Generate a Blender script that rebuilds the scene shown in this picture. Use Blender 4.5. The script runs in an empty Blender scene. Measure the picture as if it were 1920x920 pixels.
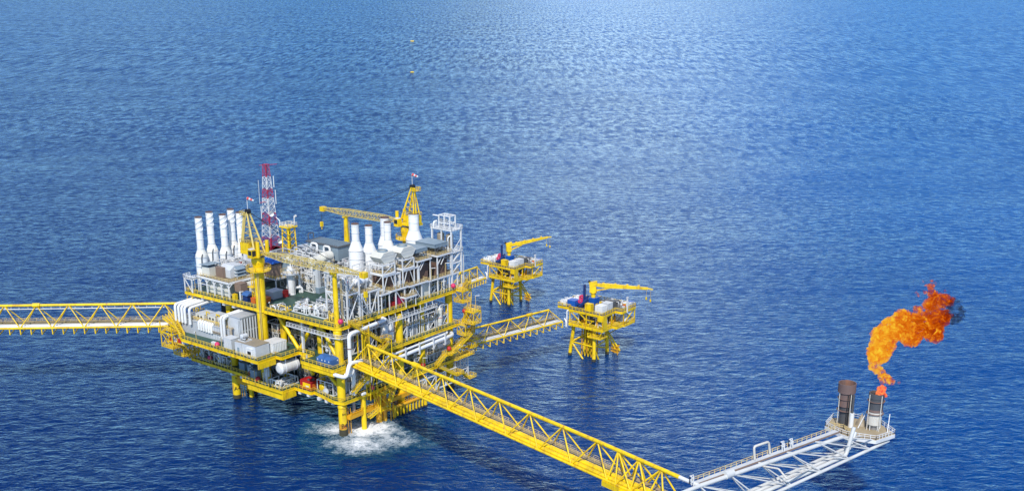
import bpy, math, random
from mathutils import Vector, Matrix
R = math.radians
S = bpy.context.scene
COL = S.collection

# ---------------------------------------------------------------- camera
F_PX, CX, CY, YH, CAM_H = 2121., 960., 660., -60., 140.
TH = math.atan((CY - YH) / F_PX)
ST, CT = math.sin(TH), math.cos(TH)
cd = bpy.data.cameras.new('camera'); cam = bpy.data.objects.new('camera', cd); COL.objects.link(cam)
cam.location = (0, 0, CAM_H); cam.rotation_euler = (math.pi/2 - TH, 0, 0)
cd.sensor_fit = 'HORIZONTAL'; cd.sensor_width = 36; cd.lens = F_PX/1920*36
cd.shift_y = (CY - 460)/1920; cd.clip_start = 1; cd.clip_end = 90000
S.camera = cam

# ---------------------------------------------------------------- light
SUN_EL, SUN_DIR = 46, Vector((-.12, -1.0))          # sun stands behind the camera, a little left
SUN_DIR.normalize()
sd = bpy.data.lights.new('sun', 'SUN'); sd.energy = 3.9; sd.angle = R(.6); sd.color = (1, .955, .88)
so = bpy.data.objects.new('sun', sd); COL.objects.link(so)
tosun = Vector((SUN_DIR.x*math.cos(R(SUN_EL)), SUN_DIR.y*math.cos(R(SUN_EL)), math.sin(R(SUN_EL))))
so.rotation_euler = tosun.to_track_quat('Z', 'Y').to_euler(); so.location = (0, 0, 400)
W_ = bpy.data.worlds.new('World'); S.world = W_; W_.use_nodes = True
nt = W_.node_tree; nt.nodes.clear()
def nd(t, typ, **k):
    n = t.nodes.new(typ)
    for a, b in k.items(): setattr(n, a, b)
    return n
sky = nd(nt, 'ShaderNodeTexSky', sky_type='NISHITA', sun_disc=False, sun_elevation=R(SUN_EL),
         sun_rotation=math.atan2(SUN_DIR.x, SUN_DIR.y), air_density=1.0, dust_density=.35, ozone_density=3.5)
# blue sky, broken cloud, and an unseen cloud bank added for the sea's glare
tc = nd(nt, 'ShaderNodeTexCoord')
sep = nd(nt, 'ShaderNodeSeparateXYZ'); nt.links.new(tc.outputs['Generated'], sep.inputs[0])
def mth(t, op, a, b=None, c=None):
    n = nd(t, 'ShaderNodeMath', operation=op)
    for i, v in enumerate((a, b, c)):
        if v is None: continue
        if isinstance(v, (int, float)): n.inputs[i].default_value = v
        else: t.links.new(v, n.inputs[i])
    return n.outputs[0]
az = mth(nt, 'ARCTAN2', sep.outputs[0], sep.outputs[1])
azd = mth(nt, 'DIVIDE', mth(nt, 'SUBTRACT', az, R(5.5)), R(8.0))
bank = mth(nt, 'POWER', 2.718, mth(nt, 'MULTIPLY', mth(nt, 'MULTIPLY', azd, azd), -1))
cn = nd(nt, 'ShaderNodeTexNoise'); cn.inputs['Scale'].default_value = 3.0; cn.inputs['Detail'].default_value = 4
nt.links.new(tc.outputs['Generated'], cn.inputs['Vector'])
cr = nd(nt, 'ShaderNodeMapRange'); cr.inputs[1].default_value = .45; cr.inputs[2].default_value = .7
nt.links.new(cn.outputs['Fac'], cr.inputs[0])
cl = mth(nt, 'MULTIPLY', cr.outputs[0], .22)
bk = mth(nt, 'MULTIPLY', bank, .8)
cf = mth(nt, 'MINIMUM', mth(nt, 'ADD', cl, bk), .95)
mixc = nd(nt, 'ShaderNodeMix', data_type='RGBA'); nt.links.new(cf, mixc.inputs[0])
clr = nd(nt, 'ShaderNodeMix', data_type='RGBA', blend_type='MULTIPLY'); clr.inputs[0].default_value = 1; clr.inputs[7].default_value = (.62, .91, 1.2, 1)   # blue tint over the sky colour
nt.links.new(sky.outputs[0], clr.inputs[6]); nt.links.new(clr.outputs[2], mixc.inputs[6])
mixc.inputs[7].default_value = (14.5, 14, 13.6, 1)
bg = nd(nt, 'ShaderNodeBackground'); bg.inputs[1].default_value = .128
nt.links.new(mixc.outputs[2], bg.inputs[0])
wo = nd(nt, 'ShaderNodeOutputWorld'); nt.links.new(bg.outputs[0], wo.inputs[0])
S.view_settings.view_transform = 'Standard'; S.view_settings.look = 'None'
S.view_settings.exposure = 0.1; S.view_settings.gamma = 1
S.cycles.max_bounces = 6; S.cycles.transparent_max_bounces = 24; S.cycles.volume_bounces = 0; S.cycles.volume_step_rate = .1; S.cycles.volume_max_steps = 400

# ---------------------------------------------------------------- materials
def mat(name, col, rough=.5, dirt=.0, dcol=(.25, .12, .04), dscale=.6, metal=0, spec=.5, streak=False, var=.08):
    m = bpy.data.materials.new(name); m.use_nodes = True; t = m.node_tree; b = t.nodes['Principled BSDF']
    b.inputs['Roughness'].default_value = rough; b.inputs['Metallic'].default_value = metal
    b.inputs['Specular IOR Level'].default_value = spec
    g = nd(t, 'ShaderNodeNewGeometry'); mp = nd(t, 'ShaderNodeMapping')
    mp.inputs['Scale'].default_value = (1, 1, .25 if streak else 1); t.links.new(g.outputs['Position'], mp.inputs[0])
    n1 = nd(t, 'ShaderNodeTexNoise'); n1.inputs['Scale'].default_value = dscale; n1.inputs['Detail'].default_value = 6
    n1.inputs['Roughness'].default_value = .7
    t.links.new(mp.outputs[0], n1.inputs['Vector'])
    n2 = nd(t, 'ShaderNodeTexNoise'); n2.inputs['Scale'].default_value = .23; n2.inputs['Detail'].default_value = 3
    t.links.new(g.outputs['Position'], n2.inputs['Vector'])
    v = nd(t, 'ShaderNodeMapRange'); v.inputs[1].default_value = .3; v.inputs[2].default_value = .7
    v.inputs[3].default_value = 1-var; v.inputs[4].default_value = 1+var; t.links.new(n2.outputs['Fac'], v.inputs[0])
    sc = nd(t, 'ShaderNodeVectorMath', operation='SCALE'); sc.inputs[0].default_value = col[:3]
    t.links.new(v.outputs[0], sc.inputs['Scale'])
    out = sc.outputs[0]
    if dirt > 0:
        r = nd(t, 'ShaderNodeMapRange'); r.inputs[1].default_value = .68-.25*dirt; r.inputs[2].default_value = .80-.2*dirt
        r.inputs[4].default_value = min(1, .45+dirt*.5)
        t.links.new(n1.outputs['Fac'], r.inputs[0])
        mx = nd(t, 'ShaderNodeMix', data_type='RGBA'); t.links.new(r.outputs[0], mx.inputs[0])
        t.links.new(out, mx.inputs[6]); mx.inputs[7].default_value = (*dcol, 1); out = mx.outputs[2]
    t.links.new(out, b.inputs['Base Color'])
    return m
YEL, YEL2 = (.84, .57, .004), (.66, .36, .01)
M = dict(
    yellow=mat('yellow_paint', YEL, .42, .68, (.40, .19, .03), .9, streak=True, var=.16),
    splash=mat('splash_zone_paint', YEL, .5, .55, (.42, .17, .05), .5, streak=True),
    landing=mat('orange_weathered_paint', (.72, .36, .01), .55, .5, (.35, .12, .03), .5),
    palecrane=mat('faded_yellow_paint', (.62, .48, .14), .5, .3, (.35, .22, .08), 1.2),
    railyel=mat('rail_yellow_paint', (.72, .50, .05), .5, .15, (.5, .3, .1), 2),
    tanrail=mat('tan_rail_paint', (.62, .47, .2), .5),
    white=mat('white_paint', (.70, .70, .68), .45, .34, (.44, .36, .27), .9, streak=True, var=.1),
    boom=mat('weathered_white_paint', (.60, .60, .57), .5, .32, (.40, .30, .20), .7, streak=True, var=.1),
    cream=mat('cream_paint', (.66, .64, .55), .5, .35, (.42, .30, .18), .7, streak=True),
    stack=mat('white_exhaust_paint', (.84, .84, .82), .45, .38, (.66, .58, .48), .5, streak=True, var=.06),
    duct=mat('white_duct_cladding', (.76, .76, .74), .38, .25, (.5, .43, .34), 1.1, var=.1),
    grey=mat('grey_cladding', (.42, .44, .46), .5, .2, (.3, .27, .23), .8, streak=True),
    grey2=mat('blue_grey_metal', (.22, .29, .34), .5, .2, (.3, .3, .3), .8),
    lgrey=mat('pale_grey_metal', (.55, .57, .58), .45, .2, (.35, .3, .25), .8, streak=True),
    dark=mat('dark_recess', (.03, .03, .032), .7), core=mat('core_shade_black', (.045, .047, .05), .8, .3, (.09, .06, .04), .7),  # core wall coloured near black in place of interior shade
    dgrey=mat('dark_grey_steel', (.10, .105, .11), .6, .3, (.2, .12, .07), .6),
    steel=mat('galvanised_steel', (.38, .38, .38), .4, .2, (.25, .2, .15), 1, metal=.5),
    green=mat('green_deck_paint', (.035, .085, .062), .55, .25, (.10, .10, .07), .35, var=.2),
    grating=mat('tan_grating', (.33, .26, .15), .8, .3, (.2, .12, .06), .7),
    brown=mat('brown_louvre_metal', (.17, .105, .08), .6, .2, (.2, .14, .1), .7),
    brownl=mat('light_brown_metal', (.23, .16, .12), .6, .2, (.12, .09, .07), .7),
    tan=mat('tan_steel', (.30, .25, .18), .5, .3, (.15, .12, .09), .6),
    blue=mat('blue_paint', (.045, .13, .33), .45, .1, (.1, .1, .12), .8),
    blue2=mat('bright_blue_paint', (.01, .10, .42), .45, .1, (.05, .05, .1), .8),
    navy=mat('navy_paint', (.012, .035, .14), .45),
    red=mat('red_paint', (.45, .02, .02), .5, .2, (.2, .05, .03), 1),
    pink=mat('pink_red_cover', (.62, .03, .12), .5),
    mastred=mat('mast_red_paint', (.42, .02, .06), .5),
    orange=mat('orange_paint', (.65, .14, .02), .5, .2, (.3, .1, .05), 1),
    black=mat('black_rubber', (.012, .012, .014), .6),
    growth=mat('dark_marine_growth', (.055, .05, .028), .9, .4, (.12, .11, .05), .8),
    rust=mat('burnt_steel', (.17, .11, .095), .7, .5, (.30, .14, .08), .4, streak=True),
    burnt=mat('sooty_grey_steel', (.075, .078, .085), .6, .35, (.2, .13, .1), .5, streak=True),
    rusty=mat('rust_streaked_white', (.6, .57, .5), .6, .6, (.32, .13, .05), .5, streak=True),
    glass=mat('dark_cab_glass', (.02, .025, .03), .1),
    windred=mat('windsock_red', (.75, .08, .08), .7),
    floodl=mat('lamp_head_white', (.75, .75, .72), .3),
    concrete=mat('flare_deck_plate', (.36, .29, .18), .8, .4, (.26, .17, .09), .5),
)

# ---------------------------------------------------------------- frames
class Frame:
    def __init__(s, o, a, k=1):
        s.o = Vector(o); s.a = a; s.k = k; s.c = math.cos(a); s.s = math.sin(a)
    def w(s, p):
        x, y, z = p[0]*s.k, p[1]*s.k, p[2]*s.k
        return Vector((s.o.x + x*s.c - y*s.s, s.o.y + x*s.s + y*s.c, s.o.z + z))
    def l(s, w):
        d = Vector(w) - s.o
        return Vector((d.x*s.c + d.y*s.s, -d.x*s.s + d.y*s.c, d.z))/s.k
def ray(px, py):
    a = (px-CX)/F_PX; b = (CY-py)/F_PX
    return Vector((a, CT + b*ST, -ST + b*CT))
def ground(px, py, z=0):
    d = ray(px, py); t = (z-CAM_H)/d.z
    return Vector((0, 0, CAM_H)) + d*t
L = Frame(ground(644.4, 815.6), R(52.4))
WF = Frame((0, 0, 0), 0)
def PZ(px, py, z, f=L): return f.l(ground(px, py, z))
def PX(px, py, x):                       # point of the plane x = const seen at a pixel
    d = ray(px, py); o = L.l((0, 0, CAM_H)); e = L.l(Vector((0, 0, CAM_H))+d) - o
    return o + e*((x-o.x)/e.x)
def PY(px, py, y):
    d = ray(px, py); o = L.l((0, 0, CAM_H)); e = L.l(Vector((0, 0, CAM_H))+d) - o
    return o + e*((y-o.y)/e.y)

# ---------------------------------------------------------------- mesh builder
class MB:
    def __init__(s): s.v = []; s.f = []; s.sm = []
    def add(s, vs, fs, smooth=False):
        b = len(s.v); s.v += [tuple(v) for v in vs]
        s.f += [[b+i for i in f] for f in fs]; s.sm += [smooth]*len(fs); return s
    def box(s, x0, x1, y0, y1, z0, z1):
        return s.add([(x, y, z) for z in (z0, z1) for x, y in ((x0, y0), (x1, y0), (x1, y1), (x0, y1))],
                     [(3, 2, 1, 0), (4, 5, 6, 7), (0, 1, 5, 4), (1, 2, 6, 5), (2, 3, 7, 6), (3, 0, 4, 7)])
    def bar(s, p, q, w=.2, h=None):
        p, q = Vector(p), Vector(q); d = q-p
        if d.length < 1e-5: return s
        h = h or w; d.normalize()
        u = d.cross(Vector((0, 0, 1)))
        if u.length < 1e-3: u = Vector((1, 0, 0))
        u.normalize(); v = u.cross(d); vs = []
        for c in (p, q):
            for a, b in ((-1, -1), (1, -1), (1, 1), (-1, 1)): vs.append(c + u*a*w/2 + v*b*h/2)
        return s.add(vs, [(3, 2, 1, 0), (4, 5, 6, 7), (0, 1, 5, 4), (1, 2, 6, 5), (2, 3, 7, 6), (3, 0, 4, 7)])
    def tube(s, p, q, r, r2=None, n=10, caps=True):
        p, q = Vector(p), Vector(q); d = q-p
        if d.length < 1e-5: return s
        r2 = r if r2 is None else r2; d.normalize()
        u = d.cross(Vector((0, 0, 1)))
        if u.length < 1e-3: u = Vector((1, 0, 0))
        u.normalize(); v = u.cross(d)
        A = [p + (u*math.cos(2*math.pi*i/n) + v*math.sin(2*math.pi*i/n))*r for i in range(n)]
        B = [q + (u*math.cos(2*math.pi*i/n) + v*math.sin(2*math.pi*i/n))*r2 for i in range(n)]
        s.add(A+B, [(i, (i+1) % n, n+(i+1) % n, n+i) for i in range(n)], True)
        if caps: s.add(A, [tuple(range(n-1, -1, -1))]); s.add(B, [tuple(range(n))])
        return s
    def pipe(s, pts, r, n=8):              # round pipe with bends
        P = [Vector(p) for p in pts]
        out = [P[0]]
        for i in range(1, len(P)-1):
            a = (P[i-1]-P[i]); b = (P[i+1]-P[i]); k = min(r*2.2, a.length*.45, b.length*.45)
            a.normalize(); b.normalize()
            for t in (0, .33, .67, 1):
                A = P[i]+a*k; B = P[i]+b*k; out.append(A*(1-t)**2 + P[i]*2*t*(1-t) + B*t*t)
        out.append(P[-1])
        rings = []; ref = None
        for i, c in enumerate(out):
            d = (out[min(i+1, len(out)-1)] - out[max(i-1, 0)])
            if d.length < 1e-6: d = Vector((0, 0, 1))
            d.normalize()
            if ref is None:
                ref = d.cross(Vector((.13, .31, 1)));
            u = ref - d*ref.dot(d)
            if u.length < 1e-3: u = d.cross(Vector((1, .2, .1)))
            u.normalize(); ref = u; v = d.cross(u)
            rings.append([c + (u*math.cos(2*math.pi*j/n)+v*math.sin(2*math.pi*j/n))*r for j in range(n)])
        vs = [p for rg in rings for p in rg]; fs = []
        for i in range(len(rings)-1):
            for j in range(n): fs.append((i*n+j, i*n+(j+1) % n, (i+1)*n+(j+1) % n, (i+1)*n+j))
        s.add(vs, fs, True); s.add(rings[0], [tuple(range(n-1, -1, -1))]); s.add(rings[-1], [tuple(range(n))])
        return s
    def lathe(s, c, prof, n=20, axis=None):
        c = Vector(c); ax = Vector(axis or (0, 0, 1)).normalized()
        u = ax.cross(Vector((0, 0, 1)))
        if u.length < 1e-3: u = Vector((1, 0, 0))
        u.normalize(); v = ax.cross(u)
        for (r0, h0), (r1, h1) in zip(prof, prof[1:]):
            A = [c+ax*h0+(u*math.cos(2*math.pi*i/n)+v*math.sin(2*math.pi*i/n))*max(r0, 1e-3) for i in range(n)]
            B = [c+ax*h1+(u*math.cos(2*math.pi*i/n)+v*math.sin(2*math.pi*i/n))*max(r1, 1e-3) for i in range(n)]
            s.add(A+B, [(i, (i+1) % n, n+(i+1) % n, n+i) for i in range(n)], True)
        return s
    def vessel(s, p, q, r, n=16):          # cylinder with domed ends
        p, q = Vector(p), Vector(q); Ln = (q-p).length; k = r*.5
        prof = [(0, -k), (r*.5, -k*.85), (r*.85, -k*.5), (r, 0), (r, Ln), (r*.85, Ln+k*.5), (r*.5, Ln+k*.85), (0, Ln+k)]
        return s.lathe(p, prof, n, q-p)
    def prism(s, poly, z0, z1):
        n = len(poly)
        return s.add([(x, y, z0) for x, y in poly]+[(x, y, z1) for x, y in poly],
                     [tuple(range(n-1, -1, -1)), tuple(range(n, 2*n))] + [(i, (i+1) % n, n+(i+1) % n, n+i) for i in range(n)])
    def extr(s, pts, d):                   # planar polygon extruded along d
        pts = [Vector(p) for p in pts]; d = Vector(d); n = len(pts)
        return s.add(pts+[p+d for p in pts], [tuple(range(n-1, -1, -1)), tuple(range(n, 2*n))] +
                     [(i, (i+1) % n, n+(i+1) % n, n+i) for i in range(n)])
    def sphere(s, c, r, n=12, m=7, sq=1):
        c = Vector(c)
        return s.lathe(c, [(r*math.sin(math.pi*i/m), -r*sq*math.cos(math.pi*i/m)) for i in range(m+1)], n)
    def rail(s, pts, h=1.15, r=.09, step=1.6, closed=False, mid=True):
        P = [Vector(p) for p in pts]
        if closed: P.append(P[0])
        for a, b in zip(P, P[1:]):
            up = Vector((0, 0, 1))
            s.bar(a+up*h, b+up*h, r, r)
            if mid: s.bar(a+up*h*.55, b+up*h*.55, r*.8, r*.8)
            n = max(1, int((b-a).length/step))
            for i in range(n+1):
                c = a.lerp(b, i/n); s.bar(c, c+up*h, r*1.05)
        return s
    def louvre(s, x0, x1, y0, y1, z0, z1, face='x', n=8, d=.12):   # raised ribs on a face
        for i in range(n):
            if face in 'x': # vertical ribs along y on plane x0
                y = y0+(y1-y0)*(i+.5)/n; s.box(x0-d, x0, y-.12, y+.12, z0, z1)
            else:
                x = x0+(x1-x0)*(i+.5)/n; s.box(x-.12, x+.12, y0-d, y0, z0, z1)
        return s
ALL = []
SPLIT = {'bracing', 'column', 'leg', 'beam', 'hanger', 'frame_member', 'access_post', 'exhaust', 'lifting_plate', 'pilot_pipe', 'pipe', 'saddle', 'support_post', 'bearing_box', 'jacket_brace', 'fan_motor', 'dish', 'hung_brace', 'curved_arm', 'vessel_legs', 'coil', 'stand', 'legs', 'slanted_brace', 'guide_pipe', 'riser'}
def islands(mb):
    par = list(range(len(mb.v)))
    def fd(x):
        while par[x] != x: par[x] = par[par[x]]; x = par[x]
        return x
    key = {}
    for i, v in enumerate(mb.v):
        k = (round(v[0], 3), round(v[1], 3), round(v[2], 3))
        if k in key: par[fd(i)] = fd(key[k])
        else: key[k] = i
    for f in mb.f:
        for a in f[1:]: par[fd(a)] = fd(f[0])
    grp = {}
    for fi, f in enumerate(mb.f): grp.setdefault(fd(f[0]), []).append(fi)
    out = []
    for fl in grp.values():
        m2 = MB(); mp = {}
        for fi in fl:
            nf = []
            for a in mb.f[fi]:
                if a not in mp: mp[a] = len(m2.v); m2.v.append(mb.v[a])
                nf.append(mp[a])
            m2.f.append(nf); m2.sm.append(mb.sm[fi])
        out.append(m2)
    return out
class Thing:
    def __init__(s, name, label, cat, base, f=L, group=None, yaw=0):
        s.f = f; s.b = f.w(base)
        e = bpy.data.objects.new(name, None); COL.objects.link(e); e.empty_display_size = .5
        e.location = s.b; e['label'] = label; e['category'] = cat
        if group: e['group'] = group
        s.e = e; ALL.append(e)
    def part(s, name, mb, m, parent=None, label=None, stuff=False):
        if not mb.v: return None
        if name in SPLIT:
            ps = islands(mb)
            if len(ps) > 1:
                r = [s.part1(name, q, m, parent, label, stuff) for q in ps]; return r[0]
        return s.part1(name, mb, m, parent, label, stuff)
    def part1(s, name, mb, m, parent=None, label=None, stuff=False):
        me = bpy.data.meshes.new(name)
        me.from_pydata([tuple(s.f.w(v)-s.b) for v in mb.v], [], mb.f)
        me.polygons.foreach_set('use_smooth', mb.sm); me.materials.append(M[m] if isinstance(m, str) else m); me.update()
        o = bpy.data.objects.new(name, me); COL.objects.link(o); o.parent = parent or s.e
        if label: o['label'] = label
        if stuff: o['kind'] = 'stuff'
        return o
def copy_tree(o, par=None):
    c = o.copy(); COL.objects.link(c)
    if par: c.parent = par
    for ch in list(o.children): copy_tree(ch, c)
    return c
def text_part(t, txt, size, loc, xdir, updir, m='black', parent=None):
    cu = bpy.data.curves.new('marking', 'FONT'); cu.body = txt; cu.size = size; cu.extrude = .02; cu.align_x = 'CENTER'
    to = bpy.data.objects.new('tmp', cu); COL.objects.link(to)
    dg = bpy.context.evaluated_depsgraph_get(); me = bpy.data.meshes.new_from_object(to.evaluated_get(dg))
    bpy.data.objects.remove(to)
    X = Vector(xdir).normalized(); U = Vector(updir).normalized(); Z = X.cross(U)
    mb = MB(); mb.add([Vector(loc)+X*v.co.x+U*v.co.y+Z*v.co.z for v in me.vertices], [tuple(p.vertices) for p in me.polygons])
    return t.part('marking', mb, m, parent)
def struct(name, mb, m, kind='structure'):
    me = bpy.data.meshes.new(name); me.from_pydata(mb.v, [], mb.f); me.polygons.foreach_set('use_smooth', mb.sm)
    me.materials.append(m); o = bpy.data.objects.new(name, me); COL.objects.link(o); o['kind'] = kind
    return o
# ---------------------------------------------------------------- sea
def sea_material():
    m = bpy.data.materials.new('sea_water'); m.use_nodes = True; t = m.node_tree; b = t.nodes['Principled BSDF']
    g = nd(t, 'ShaderNodeNewGeometry')
    def noise(sc, det, rough=.55, rot=0, st=(1, 1, 1), dist=0):
        mp = nd(t, 'ShaderNodeMapping'); mp.inputs['Rotation'].default_value = (0, 0, R(rot)); mp.inputs['Scale'].default_value = st
        t.links.new(g.outputs['Position'], mp.inputs[0])
        n = nd(t, 'ShaderNodeTexNoise'); n.inputs['Scale'].default_value = sc; n.inputs['Detail'].default_value = det
        n.inputs['Roughness'].default_value = rough; n.inputs['Distortion'].default_value = dist
        t.links.new(mp.outputs[0], n.inputs['Vector']); return n.outputs['Fac']
    def ridge(x, p=1.6):          # peaked crests, flat troughs
        a = mth(t, 'ABSOLUTE', mth(t, 'SUBTRACT', mth(t, 'MULTIPLY', x, 2), 1))
        return mth(t, 'POWER', mth(t, 'SUBTRACT', 1, a), p)
    h = mth(t, 'MULTIPLY', noise(.011, 2, rot=10, st=(.45, 1, 1)), 8.5)
    h = mth(t, 'ADD', h, mth(t, 'MULTIPLY', noise(.030, 2, rot=18, st=(.5, 1, 1)), 4.2))
    h = mth(t, 'ADD', h, mth(t, 'MULTIPLY', ridge(noise(.11, 2, rot=14, st=(.5, 1, 1), dist=.3)), 1.3))
    h = mth(t, 'ADD', h, mth(t, 'MULTIPLY', ridge(noise(.30, 3, rot=-12, st=(.55, 1, 1), dist=.4)), 1.0))
    h = mth(t, 'ADD', h, mth(t, 'MULTIPLY', noise(1.0, 4, .6, rot=25, st=(.6, 1, 1)), .7))
    bp = nd(t, 'ShaderNodeBump'); bp.inputs['Strength'].default_value = .42; bp.inputs['Distance'].default_value = 1
    t.links.new(h, bp.inputs['Height']); t.links.new(bp.outputs[0], b.inputs['Normal'])
    # water body: deep blue, darker towards the left
    sp = nd(t, 'ShaderNodeSeparateXYZ'); t.links.new(g.outputs['Position'], sp.inputs[0])
    big = noise(.006, 3, .6, st=(1, .5, 1))
    mx = nd(t, 'ShaderNodeMapRange'); mx.inputs[1].default_value = -130; mx.inputs[2].default_value = 230
    t.links.new(sp.outputs[0], mx.inputs[0])
    fac = mth(t, 'ADD', mx.outputs[0], mth(t, 'MULTIPLY', mth(t, 'SUBTRACT', big, .5), .9)); fac = mth(t, 'MINIMUM', mth(t, 'MAXIMUM', fac, 0), 1)
    c = nd(t, 'ShaderNodeMix', data_type='RGBA'); t.links.new(fac, c.inputs[0])
    c.inputs[6].default_value = (.0008, .014, .085, 1); c.inputs[7].default_value = (.0003, .042, .19, 1)
    t.links.new(c.outputs[2], b.inputs['Base Color'])
    def fade(a_, b_):
        q = nd(t, 'ShaderNodeMapRange'); q.inputs[1].default_value = a_; q.inputs[2].default_value = b_; t.links.new(sp.outputs[1], q.inputs[0]); return q.outputs[0]
    def blend(f, x, y):
        q = nd(t, 'ShaderNodeMix', data_type='FLOAT'); t.links.new(f, q.inputs[0]); t.links.new(x, q.inputs[2]); t.links.new(y, q.inputs[3]); return q.outputs[0]
    pn = blend(fade(330, 620), noise(.36, 4, .68, rot=8, st=(.5, 1, 1), dist=.3), noise(.30, 4, .72, rot=3, st=(.6, .7, 1), dist=.3))
    pn = blend(fade(650, 1050), pn, noise(.17, 4, .74, rot=-2, st=(.8, .33, 1), dist=.3))
    pn = blend(fade(1100, 1800), pn, noise(.14, 4, .75, st=(.9, .13, 1), dist=.3))
    wide_glint = noise(.011, 3, .6, rot=12, st=(.6, 1, 1))
    fx = nd(t, 'ShaderNodeMath', operation='ADD'); t.links.new(pn, fx.inputs[0]); t.links.new(mth(t, 'MULTIPLY', mth(t, 'SUBTRACT', wide_glint, .5), .16), fx.inputs[1])
    ru = nd(t, 'ShaderNodeMapRange'); ru.inputs[1].default_value = .40; ru.inputs[2].default_value = .62; ru.inputs[3].default_value = .45; ru.inputs[4].default_value = 1.7; t.links.new(fx.outputs[0], ru.inputs[0])
    b.inputs['Specular IOR Level'].default_value = 0
    fr = nd(t, 'ShaderNodeFresnel'); fr.inputs['IOR'].default_value = 1.33; t.links.new(bp.outputs[0], fr.inputs['Normal'])
    gl = nd(t, 'ShaderNodeBsdfGlossy'); gl.inputs['Color'].default_value = (.60, .85, 1.0, 1); gl.inputs['Roughness'].default_value = .14; t.links.new(bp.outputs[0], gl.inputs['Normal'])
    ms = nd(t, 'ShaderNodeMixShader'); t.links.new(mth(t, 'MULTIPLY', mth(t, 'MINIMUM', mth(t, 'MULTIPLY', mth(t, 'POWER', fr.outputs[0], 1.75), 2.55), .37), ru.outputs[0]), ms.inputs[0])     # noise painted into the reflection strength, standing in for wave glints
    t.links.new(b.outputs[0], ms.inputs[1]); t.links.new(gl.outputs[0], ms.inputs[2]); t.links.new(ms.outputs[0], t.nodes['Material Output'].inputs['Surface'])
    b.inputs['Subsurface Weight'].default_value = 1; b.inputs['Subsurface Radius'].default_value = (1, 1, 1); b.inputs['Subsurface Scale'].default_value = 25
    b.inputs['Roughness'].default_value = .12; b.inputs['IOR'].default_value = 1.33; b.inputs['Specular Tint'].default_value = (.34, .80, 1.0, 1)
    return m
sea = MB(); sea.lathe((0, 300, 0), [(0, 0), (500, 0), (3000, 0), (80000, 0)], 64)
sea.f = [f[::-1] for f in sea.f]; sea.sm = [False]*len(sea.f)
struct('sea', sea, sea_material())

# foam where the sea breaks round the near legs
def foam_material():
    m = bpy.data.materials.new('sea_foam'); m.use_nodes = True; t = m.node_tree; b = t.nodes['Principled BSDF']
    g = nd(t, 'ShaderNodeNewGeometry'); at = nd(t, 'ShaderNodeAttribute'); at.attribute_name = 'foam_amount'
    n = nd(t, 'ShaderNodeTexNoise'); n.inputs['Scale'].default_value = .55; n.inputs['Detail'].default_value = 9; n.inputs['Roughness'].default_value = .72
    n.inputs['Distortion'].default_value = 1.6; t.links.new(g.outputs['Position'], n.inputs['Vector'])
    rg = mth(t, 'SUBTRACT', 1, mth(t, 'MULTIPLY', mth(t, 'ABSOLUTE', mth(t, 'SUBTRACT', n.outputs['Fac'], .5)), 7))
    n3 = nd(t, 'ShaderNodeTexNoise'); n3.inputs['Scale'].default_value = .22; n3.inputs['Detail'].default_value = 5; n3.inputs['Roughness'].default_value = .7; t.links.new(g.outputs['Position'], n3.inputs['Vector'])
    s_ = mth(t, 'ADD', mth(t, 'MULTIPLY', rg, .33), mth(t, 'ADD', mth(t, 'MULTIPLY', at.outputs['Fac'], 1.35), mth(t, 'MULTIPLY', mth(t, 'SUBTRACT', n3.outputs['Fac'], .5), 1.5)))
    wf = nd(t, 'ShaderNodeMapRange'); wf.inputs[1].default_value = .66; wf.inputs[2].default_value = 1.25; t.links.new(s_, wf.inputs[0])
    tf = nd(t, 'ShaderNodeMapRange'); tf.inputs[1].default_value = .3; tf.inputs[2].default_value = 1.0; tf.inputs[4].default_value = .8; t.links.new(s_, tf.inputs[0])
    c = nd(t, 'ShaderNodeMix', data_type='RGBA'); t.links.new(wf.outputs[0], c.inputs[0])
    c.inputs[6].default_value = (.004, .13, .20, 1); c.inputs[7].default_value = (.88, .90, .90, 1)
    t.links.new(c.outputs[2], b.inputs['Base Color']); b.inputs['Roughness'].default_value = .6
    al = mth(t, 'MAXIMUM', wf.outputs[0], tf.outputs[0]); t.links.new(al, b.inputs['Alpha'])
    bp = nd(t, 'ShaderNodeBump'); bp.inputs['Distance'].default_value = .35; t.links.new(n.outputs['Fac'], bp.inputs['Height']); t.links.new(bp.outputs[0], b.inputs['Normal'])
    return m
def foam(px0, py0, blobs, x0, x1, y0, y1):
    # grid on the water, its density falls off from where the waves break
    N, K = 46, 46; mb = MB(); dens = []
    for j in range(K+1):
        for i in range(N+1):
            p = Vector((x0+(x1-x0)*i/N, y0+(y1-y0)*j/K, .2)); mb.v.append(tuple(p))
            d = 0
            for (c, rx, ry, s) in blobs:
                q = ((p.x-c.x)/rx)**2 + ((p.y-c.y)/ry)**2; d = max(d, s*math.exp(-q))
            e = min(i/5, (N-i)/5, j/5, (K-j)/5, 1); dens.append(d*e - (1-e))
    for j in range(K):
        for i in range(N):
            a = j*(N+1)+i; mb.f.append((a, a+1, a+N+2, a+N+1)); mb.sm.append(True)
    o = struct('foam', mb, foam_material(), 'stuff')
    at = o.data.attributes.new('foam_amount', 'FLOAT', 'POINT'); at.data.foreach_set('value', dens)
    return o
c0 = ground(690, 815)
foam(0, 0, [(ground(692, 806), 12, 10, .86), (ground(640, 806), 12, 9, .66), (ground(680, 832), 15, 10, .68), (ground(735, 822), 14, 11, .52), (ground(770, 800), 13, 10, .30)],
     c0.x-30, c0.x+42, c0.y-36, c0.y+26)

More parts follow.
